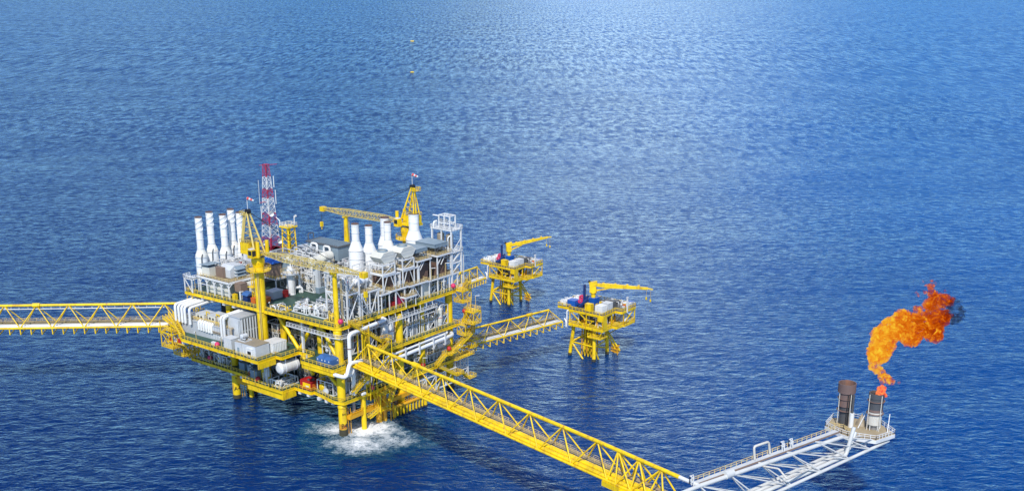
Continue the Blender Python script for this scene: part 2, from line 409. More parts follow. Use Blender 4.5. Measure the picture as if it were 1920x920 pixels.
# ---------------------------------------------------------------- main platform structure
M['rustred'] = mat('rusted_splash_paint', (.72, .40, .01), .6, .8, (.42, .06, .02), .8)
ZL, ZM, ZU = 12., 24., 36.
PF = Thing('offshore_platform', 'large yellow and white production platform with three crowded green decks on thick yellow legs', 'oil platform', (26, 26, 0))
def leg(x, y, r, z1, growth=2.2, mark=None, m='splash', top='yellow'):
    lg = PF.part('leg', MB().lathe((x, y, 0), [(r, growth), (r, 9.3), (r*1.12, 9.5), (r*1.12, 10.1), (r, 10.3), (r, z1)], 24), m)
    PF.part('marine_growth', MB().lathe((x, y, 0), [(r*1.04, -3), (r*1.07, .5), (r*1.03, growth), (r, growth+.15)], 20), 'growth', lg)
    PF.part('ladder', MB().bar((x+r+.5, y-.6, -.5), (x+r+.5, y-.6, 9), .16).bar((x+r+1.2, y-1.0, -.5), (x+r+1.2, y-1.0, 9), .16), 'landing', lg)
    if mark:
        f = Vector((-.44, -.9, 0)).normalized()
        text_part(PF, mark, 1.1, Vector((x, y, 7.2))+f*(r+.02), (f.y*-1, f.x, 0), (0, 0, 1), 'black', lg)
        text_part(PF, mark, 2.0, Vector((x, y, 3.1))+f*(r+.02), (f.y*-1, f.x, 0), (0, 0, 1), 'black', lg)
    return lg
l0 = leg(0, 0, 1.3, 33, 2.2, 'B4'); PF.part('rust_patch', MB().lathe((0, 0, 0), [(1.315, 2.4), (1.32, 3.3), (1.315, 4.3)], 24), 'rustred', l0)
leg(1.3, 53.2, 1.35, ZU-2, 1.2, 'A4')
leg(53.8, 1.7, 1.3, ZU-2, 3)
leg(53, 53, 1.3, ZU-2)
leg(27, 0, 1.2, ZU-2, 1.5); leg(27, 53, 1.2, ZU-2); leg(53, 27, 1.2, ZU-2)
for (x, y, r) in ((7.7, -1.6, .85), (15, -1.2, 1.0), (16.9, -1.9, .75), (19.5, 3, .8), (8.5, 55.6, .9), (11, 55.2, .9), (5, 50, .8)):
    PF.part('caisson', MB().tube((x, y, -2), (x, y, ZL), r, n=14), 'splash' if x < 8 else 'landing')
PF.part('caisson', MB().tube((5, 0, 5), (5, 0, ZL-.5), .55, n=12), 'steel'); PF.part('caisson', MB().tube((12.5, 3, 6), (12.5, 3, ZL), .55, n=12), 'steel')

low = [(-3, 71), (-3, 40.3), (-6, 40.3), (-6, 20.8), (-1, 20.8), (-1, 12.8), (1.2, 12.8), (1.2, 1.0), (5, .2), (6, -2), (60, -2), (60, 4), (54.5, 4), (54.5, 71)]
low = [(-3, 71), (-3, 40.3), (-6, 40.3), (-6, 20.8), (-1, 20.8), (-1, 12.8), (.3, 12.8), (-1.9, 1.5), (-1.0, -1.9), (6, -2), (60, -2), (60, 5), (54.5, 5), (54.5, 71)]
mid = [(-14, 60), (-14, 22), (-6.8, 22), (-6.8, 19.3), (.6, 19.3), (.6, 12), (-5.2, 12), (-5.2, -2.4), (0, -2.4), (.2, -1.5), (54.5, -1.5), (54.5, 71), (-8, 71)]
upp = [(-3, 71), (-2, 35), (-1.2, 0), (0, -1.2), (54.5, -1), (54.5, 71)]
def deck(poly, z, railz=True, skip=()):
    dk = PF.part('deck', MB().prism(poly, z-.12, z), 'green')
    fr = MB()
    n = len(poly)
    for i in range(n):
        a, b = poly[i], poly[(i+1) % n]
        A = Vector((a[0], a[1], z-.55)); B = Vector((b[0], b[1], z-.55))
        fr.bar(A, B, .3, .74); fr.bar(A+Vector((0, 0, .44)), B+Vector((0, 0, .44)), .5, .13); fr.bar(A-Vector((0, 0, .43)), B-Vector((0, 0, .43)), .5, .11)
    PF.part('edge_beam', fr, 'yellow', dk)
    PF.part('handrail', MB().rail([(x, y, z+.05) for x, y in poly], closed=True, r=.12), 'railyel', dk)
    # white floor beams under the deck
    xs = [p[0] for p in poly]; ys = [p[1] for p in poly]; fb = MB()
    y = 2
    while y < 70:
        fb.box(0, 54, y-.2, y+.2, z-1.5, z-.14); y += 4.4
    for x in (1, 9, 18, 27, 36, 45, 53): fb.box(x-.2, x+.2, 0, 70, z-1.6, z-.16)
    PF.part('floor_beam', fb, 'lgrey', dk)
    return dk
d1 = deck(low, ZL); d2 = deck(mid, ZM); d3 = deck(upp, ZU)
# tapered white brackets carrying the overhang on the left side
def bracket(y, x0, x1, z, dk, h=2.4, t=1.1):
    PF.part('bracket', MB().extr([(x1, y-t/2, z-1.05), (x0, y-t/2, z-1.05), (x0, y-t/2, z-2.0), (x1, y-t/2, z-h-1)], (0, t, 0)), 'white', dk)
for y in (45, 50, 56, 62, 67): bracket(y, -2.9, 2.5, ZL, d1, 1.6)
for y in (3, 6, 9.5): bracket(y, -1.2, 2, ZL, d1, .8)
for y in (14.5, 18.5): bracket(y, -1.0, 2.5, ZL, d1, 1.2)
for y in (26, 31.5, 37, 42.5, 48, 53.5, 59): bracket(y, -13.2, -6, ZM, d2, 2.2)
for y in (47, 52, 58, 63, 68): bracket(y, -2.2, 3.5, ZU, d3, 2.2, 1.3)
for x in (5, 12, 20, 31, 38, 46): 
    PF.part('bracket', MB().extr([(x-.3, 1, ZL-1.05), (x-.3, -1.8, ZL-1.05), (x-.3, -1.8, ZL-1.3), (x-.3, 1, ZL-2.6)], (.6, 0, 0)), 'white', d1)
# columns and diagonal braces between the decks
def col(x, y, z0, z1, r=1.05, m='yellow'): PF.part('column', MB().tube((x, y, z0), (x, y, z1), r, n=16, caps=False), m)
for x, y in ((4, 12.6), (13.5, 2.2), (27, 2.2), (40, 2.2), (4, 30), (4, 44), (-3.2, 30.5)):
    if x < 0: col(x, y, ZL, ZM-1, .8)
    else: col(x, y, ZL, ZU-1, 1.05 if x < 30 else 1.2)
def diag(p, q, r=.62): PF.part('diagonal_brace', MB().tube(p, q, r, n=12), 'yellow')
diag((2.2, 31, ZU-1.4), (1.4, 20.0, ZM+.2)); diag((3.2, 14, ZU-1.2), (1.4, 19.6, ZM+.2))
diag((2.4, 11, ZU-1.2), (.8, 1.6, ZM+.6)); diag((1, 18, ZM-1.2), (-.5, 12, ZL+6), .6); diag((.8, 12, ZM-1), (0, 1.5, ZL+4.5), .6)
diag((-12.5, 30.5, ZM-1.2), (-4, 30.5, ZL+7), .55); diag((10, 6, ZM-1), (13.5, 2.2, ZL+3), .5)
PF.part('column', MB().box(.6, 1.3, 17.0, 17.7, ZM, ZU-1), 'white'); PF.part('column', MB().tube((4.5, 22, ZM), (4.5, 22, ZU-1), .45), 'yellow')
# deep box girders seen below the overhangs
PF.part('box_girder', MB().box(-5.6, -5.1, 21, 38.5, ZL-3.4, ZL-1.1), 'yellow')
PF.part('box_girder', MB().box(-6, -.5, 20.6, 21.1, ZL-3.2, ZL-1.05), 'yellow')
PF.part('box_girder', MB().box(-14, -7, 21.7, 22.2, ZM-2.8, ZM-1.05), 'yellow')
PF.part('box_girder', MB().box(-5.2, -4.7, -2.2, 11.8, ZM-2.4, ZM-1.05).box(-5, .2, -2.5, -2.05, ZM-2.5, ZM-1.05), 'yellow')
PF.part('box_girder', MB().bar((1.5, 53, 7), (1.5, 38, 7), 1.2, 2.6), 'landing')
# white maintenance gangway hung below the upper deck edge
gz = ZU-3.4
gp = [(-1.4, 22, gz), (-1.8, 1.5, gz), (-1.0, -1.9, gz), (1.5, -2.2, gz), (44, -1.6, gz)]
gw = MB()
for a, b in zip(gp, gp[1:]): gw.bar(a, b, 1.0, .14)
hw = PF.part('hung_gangway', gw, 'lgrey'); PF.part('handrail', MB().rail(gp, 1.1, .1, 1.4), 'white', hw)
for x in range(3, 45, 3): PF.part('hanger', MB().bar((x, -1.7, gz), (x, -1.2, ZU-1), .16), 'white', hw)
# splash zone walkway and horizontal braces of the jacket
wz = 5.2
PF.part('jacket_brace', MB().tube((0, 0, wz-.3), (53.8, 1.7, wz-.3), .55, n=10), 'landing')
PF.part('jacket_brace', MB().tube((53.8, 1.7, wz), (53, 53, wz), .5, n=10).tube((1.3, 53.2, wz), (53, 53, wz), .5, n=10), 'landing')
wk = PF.part('walkway', MB().bar((1, -1.6, wz+.9), (30, -1.2, wz+.9), 1.4, 1.3), 'landing')
PF.part('handrail', MB().rail([(1.6, -2.3, wz+1.5), (13, -2.2, wz+1.5)], 1.2, .12, 1.2), 'landing', wk)
wk = PF.part('walkway', MB().bar((17, 5.2, wz+1.4), (44, 6, wz+1.4), 1.2, 2.2), 'landing')
PF.part('handrail', MB().rail([(17, 4.6, wz+2.4), (44, 5.4, wz+2.4)], 1.2, .12, 1.4), 'tanrail', wk)
# solid blocks added inside the decks, near-black colour standing in for shade
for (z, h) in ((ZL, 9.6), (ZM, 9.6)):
    PF.part('shade_block', MB().box(17, 50, 13, 66, z+.02, z+h), 'core')
PF.part('shade_block', MB().box(7.5, 17, 40, 66, ZM+.02, ZM+9.6), 'core')

# boat landing with fender posts
bl = Thing('boat_landing', 'orange boat landing frame with a row of short posts in the water', 'boat landing', (28, -3, 0))
z0 = 2.4
bl.part('rail_beam', MB().tube((20.5, -2.6, z0+1.2), (35, -3.4, z0+1.2), .55, n=10), 'landing')
bl.part('rail_beam', MB().tube((14.5, -.8, z0+1), (20.5, -2.6, z0+1), .5, n=10), 'landing')
bl.part('rail_beam', MB().tube((16, 4, z0+1), (32, 4, z0+1), .5, n=10), 'landing')
bl.part('deck_grid', (lambda m_: [m_.bar((x, -3, z0+1.5), (x, 4, z0+1.5), .18) for x in range(21, 35)] and m_)(MB()), 'landing')
for i in range(11):
    x = 20.5+i*1.45; r = .62 if i in (0, 10) else .36
    q = bl.part('fender_post', MB().tube((x, -2.7-i*.07, 0 if r < .5 else -1), (x, -2.7-i*.07, z0+(1 if r < .5 else 2)), r), 'yellow')
    bl.part('post_foot', MB().tube((x, -2.7-i*.07, -1.5), (x, -2.7-i*.07, .5), r*1.08), 'growth', q)
# ---------------------------------------------------------------- cranes of the main platform
def lattice_boom(t, p, q, w, h, n, m, taper=.25, name='boom'):
    p, q = Vector(p), Vector(q); d = (q-p); side = d.cross(Vector((0, 0, 1))).normalized(); up = side.cross(d).normalized()
    mb = MB(); rings = []
    for i in range(n+1):
        u = i/n; s = min(1, .3+u/ .22*.7, .3+(1-u)/.30*.7); c = p+d*u
        rings.append([c+side*w*s*a/2+up*h*s*b/2 for a, b in ((-1, -1), (1, -1), (1, 1), (-1, 1))])
    for i in range(n):
        for k in range(4):
            mb.bar(rings[i][k], rings[i+1][k], .17); mb.bar(rings[i][k], rings[i+1][(k+1) % 4] if i % 2 else rings[i+1][(k-1) % 4], .10)
            mb.bar(rings[i][k], rings[i][(k+1) % 4], .10)
    return t.part(name, mb, m)
def main_crane(label, x, y, ztop, zcone, sgn, tip, rest, rest_z0, m_gantry, wind_label):
    # sgn: the boom runs along sgn*y
    t = Thing('pedestal_crane', label, 'crane', (x, y, ZL if sgn < 0 else ZU))
    pd = t.part('pedestal', MB().lathe((x, y, 0), [(1.62, ZL+.2 if sgn < 0 else ZU), (1.62, ztop-5), (1.62, ztop-3.6), (2.15, ztop-1.6), (2.15, ztop-.3), (1.9, ztop)], 24), 'yellow')
    t.part('flange', MB().lathe((x, y, 0), [(1.62, 35.2), (1.95, 35.3), (1.95, 35.7), (1.62, 35.8)], 24), 'yellow', pd)
    zp = ztop-4.4
    t.part('service_platform', MB().lathe((x, y, zp), [(1.6, 0), (4.0, 0), (4.0, .18), (1.6, .18)], 10), 'yellow', pd)
    ring = [(x+3.9*math.cos(a*math.pi/5), y+3.9*math.sin(a*math.pi/5), zp+.2) for a in range(10)]
    t.part('handrail', MB().rail(ring, 1.3, .13, 1.3, closed=True), 'railyel', pd)
    t.part('ladder', MB().bar((x-1.75, y-1, ZM+1), (x-1.75, y-1, zp), .14).bar((x-1.75, y-1.6, ZM+1), (x-1.75, y-1.6, zp), .14), 'tanrail', pd)
    sl = t.part('slew_ring', MB().lathe((x, y, ztop), [(2.1, 0), (2.35, .1), (2.35, .6), (2.0, .65), (0, .66)], 24), 'dgrey')
    z = ztop+.7; b = -sgn
    t.part('turntable', MB().box(x-2.3, x+2.3, min(y+sgn*2.6, y+b*5.5), max(y+sgn*2.6, y+b*5.5), z, z+.7), 'yellow')
    t.part('machinery_house', MB().box(x-2.2, x+1.6, min(y+b*1.6, y+b*5.6), max(y+b*1.6, y+b*5.6), z+.7, z+3.6), 'yellow')
    t.part('handrail', MB().rail([(x-2.3, y+b*5.6, z+3.6), (x-2.3, y+b*.8, z+3.6), (x+1.8, y+b*.8, z+3.6), (x+1.8, y+b*5.6, z+3.6)], 1.1, .11, 1.1, closed=True), 'palecrane')
    t.part('winch', MB().tube((x-1.6, y+b*3.4, z+4.3), (x+1, y+b*3.4, z+4.3), .75, n=12), 'dgrey')
    cb = t.part('cab', MB().box(x-4.1, x-2.35, min(y, y+sgn*2.2), max(y, y+sgn*2.2), z-.4, z+2.3), 'yellow')
    ys = y+sgn*2.2
    t.part('window', MB().box(x-4.14, x-4.1, y+sgn*1.25-.75, y+sgn*1.25+.75, z+.6, z+2.0), 'glass', cb)
    t.part('window', MB().box(x-3.95, x-2.5, ys-.04, ys+.04, z+.3, z+2.0), 'glass', cb)
    t.part('roof_cover', MB().box(x-4.0, x-2.5, y+sgn*1.1-.7, y+sgn*1.1+.7, z+2.32, z+2.6), 'white', cb)
    ap = Vector((x, y+b*3.2, z+13.2))
    for s_ in (-1, 1):
        t.part('gantry_leg', MB().tube((x+s_*2.0, y+sgn*1.2, z+.6), ap+Vector((s_*.5, 0, 0)), .36, .28, n=8), m_gantry)
        t.part('gantry_leg', MB().tube((x+s_*1.7, y+b*5.3, z+.6), ap+Vector((s_*.5, b*.4, 0)), .26, .2, n=8), m_gantry)
    gb = MB()
    for k in range(1, 6):
        u = k/6.5
        for s_ in (-1, 1):
            A = Vector((x+s_*2.0, y+sgn*1.2, z+.6)).lerp(ap, u); B = Vector((x+s_*1.7, y+b*5.3, z+.6)).lerp(ap, u); gb.bar(A, B, .14)
            B2 = Vector((x+s_*1.7, y+b*5.3, z+.6)).lerp(ap, (k-1)/6.5); gb.bar(A, B2, .12)
        A = Vector((x-2, y+b*5.3, z+.6)).lerp(ap, u); gb.bar(A, A+Vector((4*(1-u), 0, 0)), .14)
    t.part('gantry_bracing', gb, m_gantry)
    t.part('access_ladder', MB().bar((x-1.5, y+b*6.2, z+.6), ap+Vector((-.5, b*1.2, 0)), .3, .5), m_gantry)
    t.part('sheave', MB().tube(ap+Vector((-.7, 0, .2)), ap+Vector((.7, 0, .2)), .75, n=14), 'black')
    hb = t.part('head_platform', MB().box(x-1.3, x+1.3, min(ap.y+b*.6, ap.y+b*2.6), max(ap.y+b*.6, ap.y+b*2.6), ap.z-1.1, ap.z-.95), m_gantry)
    t.part('handrail', MB().rail([(x-1.3, ap.y+b*.6, ap.z-.95), (x-1.3, ap.y+b*2.6, ap.z-.95), (x+1.3, ap.y+b*2.6, ap.z-.95), (x+1.3, ap.y+b*.6, ap.z-.95)], 1.1, .12, .9), m_gantry, hb)
    for s_ in (-1, 1): t.part('hydraulic_post', MB().tube((x+s_*1.9, y+sgn*2.6, z-.3), (x+s_*1.9, y+sgn*2.6, z+4.6), .62, n=14), 'yellow')
    root = Vector((x, y+sgn*2.6, z+.7)); tip = Vector(tip)
    lattice_boom(t, root, tip, 2.0, 2.1, 26, 'palecrane')
    t.part('boom_head', MB().box(tip.x-.9, tip.x+.9, tip.y-1.3, tip.y+.6, tip.z-1.0, tip.z+.7), 'yellow')
    t.part('pendant_rope', MB().bar(ap, tip+Vector((0, b*8, .8)), .12).bar(ap+Vector((.5, 0, 0)), tip+Vector((.5, b*20, 1.2)), .12), 'black')
    hk = tip+Vector((0, sgn*.8, -.9))
    t.part('hoist_rope', MB().bar(hk, hk-Vector((0, 0, 4.2)), .1), 'black')
    t.part('hook_block', MB().box(hk.x-.5, hk.x+.5, hk.y-.4, hk.y+.4, hk.z-6.0, hk.z-4.2).tube((hk.x, hk.y, hk.z-7), (hk.x, hk.y, hk.z-6), .2), 'yellow')
    ws = Thing('windsock', wind_label, 'windsock', (ap.x, ap.y, ap.z+.9))
    ws.part('pole', MB().bar(ap+Vector((0, 0, .9)), ap+Vector((0, 0, 4.6)), .14), 'white')
    wp = ap+Vector((0, 0, 4.4)); wd = Vector((.75, -.62, -.45))
    for k in range(4): ws.part('sock_band', MB().lathe(wp, [(.5-k*.05, k*.55), (.5-(k+1)*.05, (k+1)*.55)], 12, wd), 'windred' if k % 2 == 0 else 'white')
    rp = Thing('boom_rest', rest, 'crane rest', (rest_z0))
    return t, rp
NC, rp = main_crane('yellow pedestal crane on the near left side, boom laid across the green deck',
    -1.5, 33.5, 53.3, 0, -1, (-1.3, -13.0, 54.9), 'yellow rest post on the front corner under the boom of the near crane', (0, .4, 36), 'palecrane',
    'red and white windsock on top of the near left crane')
rp.part('post', MB().lathe((0, .4, 0), [(1.2, 33), (1.35, 33.2), (1.35, 34.6), (1.05, 35), (1.05, 36.4), (.8, 37), (.8, 46), (.68, 52.6)], 18), 'yellow')
rp.part('saddle', MB().box(-1.5, 1.3, -.2, 1.0, 52.6, 53.1).box(-1.5, -1.2, -.2, 1, 53.1, 54).box(1.0, 1.3, -.2, 1, 53.1, 54), 'yellow')
rp.part('ladder', MB().bar((1.4, -.6, 37), (1.2, -.6, 52), .12).bar((1.4, -1.1, 37), (1.2, -1.1, 52), .12), 'tanrail')
FC, rp = main_crane('yellow pedestal crane behind the right hand exhaust stacks, boom pointing left',
    54, 20.5, 55.2, 0, 1, (54, 62.5, 56.2), 'tall yellow rest post behind the deck under the boom of the far crane', (54, 50.5, 36), 'yellow',
    'red and white windsock above the far right crane')
rp.part('post', MB().lathe((54, 50.5, 0), [(1.15, 24), (1.15, 44), (.95, 46), (.72, 54.4)], 16), 'yellow')
rp.part('saddle', MB().box(52.7, 55.3, 50, 51, 54.4, 54.9), 'yellow')
rp.part('ladder', MB().bar((55.2, 50, 36), (55.0, 50, 54), .14), 'tanrail')

# ---------------------------------------------------------------- exhaust stacks
def slim_stack(x, y, z0, ztop, label):
    t = Thing('exhaust_stack', label, 'exhaust stack', (x, y, z0), group='slim exhaust stacks on the left rear of the platform')
    zc = ztop-10.6
    b = t.part('base', MB().lathe((x, y, 0), [(2.0, z0-4), (2.0, zc-3.0)], 24), 'stack')
    for zz in (zc-2.85, zc-5.9): t.part('base_ring', MB().lathe((x, y, 0), [(2.0, zz-.2), (2.13, zz-.12), (2.13, zz+.12), (2.0, zz+.2)], 24), 'lgrey', b)
    t.part('cone', MB().lathe((x, y, 0), [(2.0, zc-3.0), (1.98, zc-2.2), (1.25, zc-.4), (1.15, zc)], 24), 'rusty2')
    p = t.part('pipe', MB().lathe((x, y, 0), [(1.15, zc), (1.15, ztop)], 24), 'stack')
    for zz in (zc, zc+3.2, zc+6.2): t.part('joint_ring', MB().lathe((x, y, 0), [(1.15, zz-.1), (1.26, zz-.06), (1.26, zz+.06), (1.15, zz+.1)], 24), 'lgrey', p)
    for k in range(3):
        mb = MB(); pr = None
        for i in range(49):
            u = i/48; a = u*math.pi*1.7+k*2.094+x; zz = ztop-4.9+u*4.6
            cur = [(x+r*math.cos(a), y+r*math.sin(a), zz) for r in (1.12, 1.32)]
            if pr: mb.add([pr[0], pr[1], cur[1], cur[0]], [(0, 1, 2, 3)]); mb.add([Vector(q)+Vector((0, 0, .1)) for q in (pr[0], pr[1], cur[1], cur[0])], [(3, 2, 1, 0)])
            pr = cur
        t.part('spiral_strake', mb, 'stack', p)
    t.part('rim', MB().lathe((x, y, ztop), [(1.15, 0), (1.2, 0), (1.2, .25), (1.0, .25), (1.0, -.5)], 24), 'rust', p)
    t.part('inside', MB().lathe((x, y, ztop-.4), [(0, 0), (1.02, 0)], 20), 'dark', p)
    t.part('drain_pipe', MB().pipe([(x-1.4, y-1.7, z0-1), (x-1.4, y-1.9, zc-2.6), (x-.8, y-1.7, zc-1.6)], .2, 6), 'dgrey')
M['rusty2'] = mat('white_paint_rust_stained', (.78, .76, .68), .5, .45, (.60, .38, .22), .5, streak=True)
slim_stack(2.0, 67, 45, 60.9, 'nearest and leftmost of the five slim white exhaust stacks')
slim_stack(6.6, 67, 46, 61.9, 'second from left of the five slim white exhaust stacks')
slim_stack(9.8, 64, 45, 60.9, 'middle one of the five slim white exhaust stacks')
slim_stack(14.4, 65.5, 46, 61.8, 'fourth from left and tallest looking of the slim white exhaust stacks')
slim_stack(16.8, 64, 45, 60.5, 'slim white exhaust stack right beside the cab of the near crane')
def fat_stack(x, y, zb, ztop, r, R2, hp, label):
    t = Thing('exhaust_stack', label, 'exhaust stack', (x, y, zb), group='wide white exhaust stacks on the right rear of the platform')
    zc = ztop-hp
    b = t.part('base', MB().lathe((x, y, 0), [(R2, 37), (R2, zb), (R2, zc-3.1)], 28), 'stack')
    t.part('cone', MB().lathe((x, y, 0), [(R2, zc-3.1), (r*1.02, zc)], 28), 'stack')
    p = t.part('pipe', MB().lathe((x, y, 0), [(r, zc), (r, ztop)], 24), 'stack')
    for zz in (zc+.05, zc+hp*.48, zc+hp*.92): t.part('joint_ring', MB().lathe((x, y, 0), [(r, zz-.1), (r+.1, zz-.05), (r+.1, zz+.05), (r, zz+.1)], 24), 'lgrey', p)
    t.part('rim', MB().lathe((x, y, ztop), [(r, 0), (r+.06, 0), (r+.06, .25), (r-.15, .25), (r-.15, -.5)], 24), 'rust', p)
    t.part('inside', MB().lathe((x, y, ztop-.4), [(0, 0), (r-.1, 0)], 20), 'dark', p)
    for zz in (zc-3.2, zc-6): t.part('base_ring', MB().lathe((x, y, 0), [(R2, zz-.12), (R2+.12, zz-.05), (R2+.12, zz+.05), (R2, zz+.12)], 28), 'lgrey', b)
    return t
fat_stack(30.6, 22, 47, 59.7, 1.25, 2.45, 5.6, 'leftmost of the wide white exhaust stacks, right of the tall yellow post')
fat_stack(36.4, 21.5, 47, 58.2, 1.25, 2.45, 5.6, 'second from left of the wide white exhaust stacks')
fat_stack(45.4, 21.5, 48, 57.8, 1.2, 2.4, 6.0, 'narrow necked white exhaust stack in front of a larger one, third from left')
fat_stack(50.4, 27.5, 47, 57.8, 1.55, 2.6, 6.2, 'white exhaust stack half hidden behind the third wide stack')
t5 = fat_stack(52.6, 15.8, 47, 60.3, 1.75, 2.9, 5.6, 'largest and rightmost white exhaust stack, in front of the far crane')
t5.part('rust_panel', MB().box(50.6, 52.0, 12.95, 13.05, 50.1, 51.5), 'brownl')

# ---------------------------------------------------------------- radio mast
def lattice_mast():
    x, y, z0, z1 = 34.2, 69.0, 44, 74.2
    t = Thing('radio_mast', 'tall red and white banded lattice radio mast behind the left stacks', 'radio mast', (x, y, z0))
    N = 14; t.part('mast_base', MB().box(x-3.2, x+3.2, y-3.2, y+3.2, 36, z0), 'dgrey')
    def hw(u): return 2.35*(1-u)+.75*u
    bands = [(0, 2), (2, 4), (4, 6), (6, 8.5), (8.5, 10), (10, 12), (12, 14)]
    for bi, (a, b) in enumerate(bands):
        mb = MB(); k = a
        while k < b-.01:
            k2 = min(k+1, b); za, zb = z0+(z1-z0)*k/N, z0+(z1-z0)*k2/N; wa, wb = hw(k/N), hw(k2/N)
            ca = [(x+wa*i, y+wa*j, za) for i, j in ((-1, -1), (1, -1), (1, 1), (-1, 1))]; cb = [(x+wb*i, y+wb*j, zb) for i, j in ((-1, -1), (1, -1), (1, 1), (-1, 1))]
            for q in range(4):
                mb.bar(ca[q], cb[q], .17); mb.bar(ca[q], cb[(q+1) % 4], .1); mb.bar(ca[(q+1) % 4], cb[q], .1); mb.bar(cb[q], cb[(q+1) % 4], .1)
            mb.bar((x, y, za), (x, y, zb), .34); k = k2
        t.part('mast_section', mb, 'mastred' if bi % 2 == 0 else 'white', label='red painted section of the mast' if bi % 2 == 0 else 'white painted section of the mast')
    for (dx, dy, dz, h) in ((-3.0, 1, 60.5, 8.5), (2.3, -1.5, 60, 5), (-2.2, 1.5, 55, 4.5), (2.1, -1.2, 66, 4)):
        t.part('antenna', MB().tube((x+dx, y+dy, dz), (x+dx, y+dy, dz+h), .16 if h < 8 else .09, n=6), 'white')
    t.part('antenna_arm', MB().bar((x-3, y+1, 61), (x, y, 61), .2).bar((x-1.6, y+1.6, 74), (x+2.8, y-2.8, 74.3), .14), 'mastred')
    t.part('mast_top', MB().box(x-.9, x+.9, y-.9, y+.9, z1, z1+.15), 'mastred')
    for (dx, dy, dz) in ((-3.2, -.5, 46.6), (1.6, -3, 46.8), (-1, -2.4, 57)):
        d_ = t.part('dish', MB().lathe((x+dx, y+dy, dz), [(0, .25), (.6, .1), (.95, -.25), (.9, -.3)], 14, (.3, .8, .1)), 'white')
lattice_mast()
yt = Thing('lookout_frame', 'square yellow lattice tower with a railed top beside the radio mast', 'steel tower', (34.5, 59, 44))
x, y = 34.5, 59.5
for i, j in ((-1, -1), (1, -1), (1, 1), (-1, 1)): yt.part('leg', MB().bar((x+i*1.9, y+j*1.9, 40), (x+i*1.5, y+j*1.5, 53), .42), 'yellow')
yt.part('top_platform', MB().box(x-2.3, x+2.3, y-2.3, y+2.3, 53, 53.5), 'yellow')
yt.part('bracing', (lambda mb: [mb.bar((x+i*1.8, y+j*1.8, z), (x+k*1.8, y+l*1.8, z+2.4), .16) for z in (43, 45.4, 47.8, 50.2) for (i, j, k, l) in ((-1, -1, 1, -1), (1, -1, -1, -1), (-1, -1, -1, 1), (-1, 1, -1, -1))] and mb)(MB()), 'yellow')
yt.part('centre_post', MB().tube((x, y, 40), (x, y, 53), .7), 'yellow')
yt.part('handrail', MB().rail([(x-2.2, y-2.2, 53.5), (x+2.2, y-2.2, 53.5), (x+2.2, y+2.2, 53.5), (x-2.2, y+2.2, 53.5)], 1.1, .13, 1.2, closed=True), 'white')
yt.part('curved_arm', MB().pipe([(x-2, y+2, 53.5), (x-2, y+2, 55.4), (x-2.6, y+3.2, 56.6)], .18).pipe([(x+1.4, y-1.8, 53.5), (x+1.4, y-1.8, 56.6), (x+1.9, y-2.6, 57)], .2).pipe([(x+2.1, y-1, 53.5), (x+2.1, y-1, 56.8), (x+2.1, y-2, 57.2)], .2), 'white')
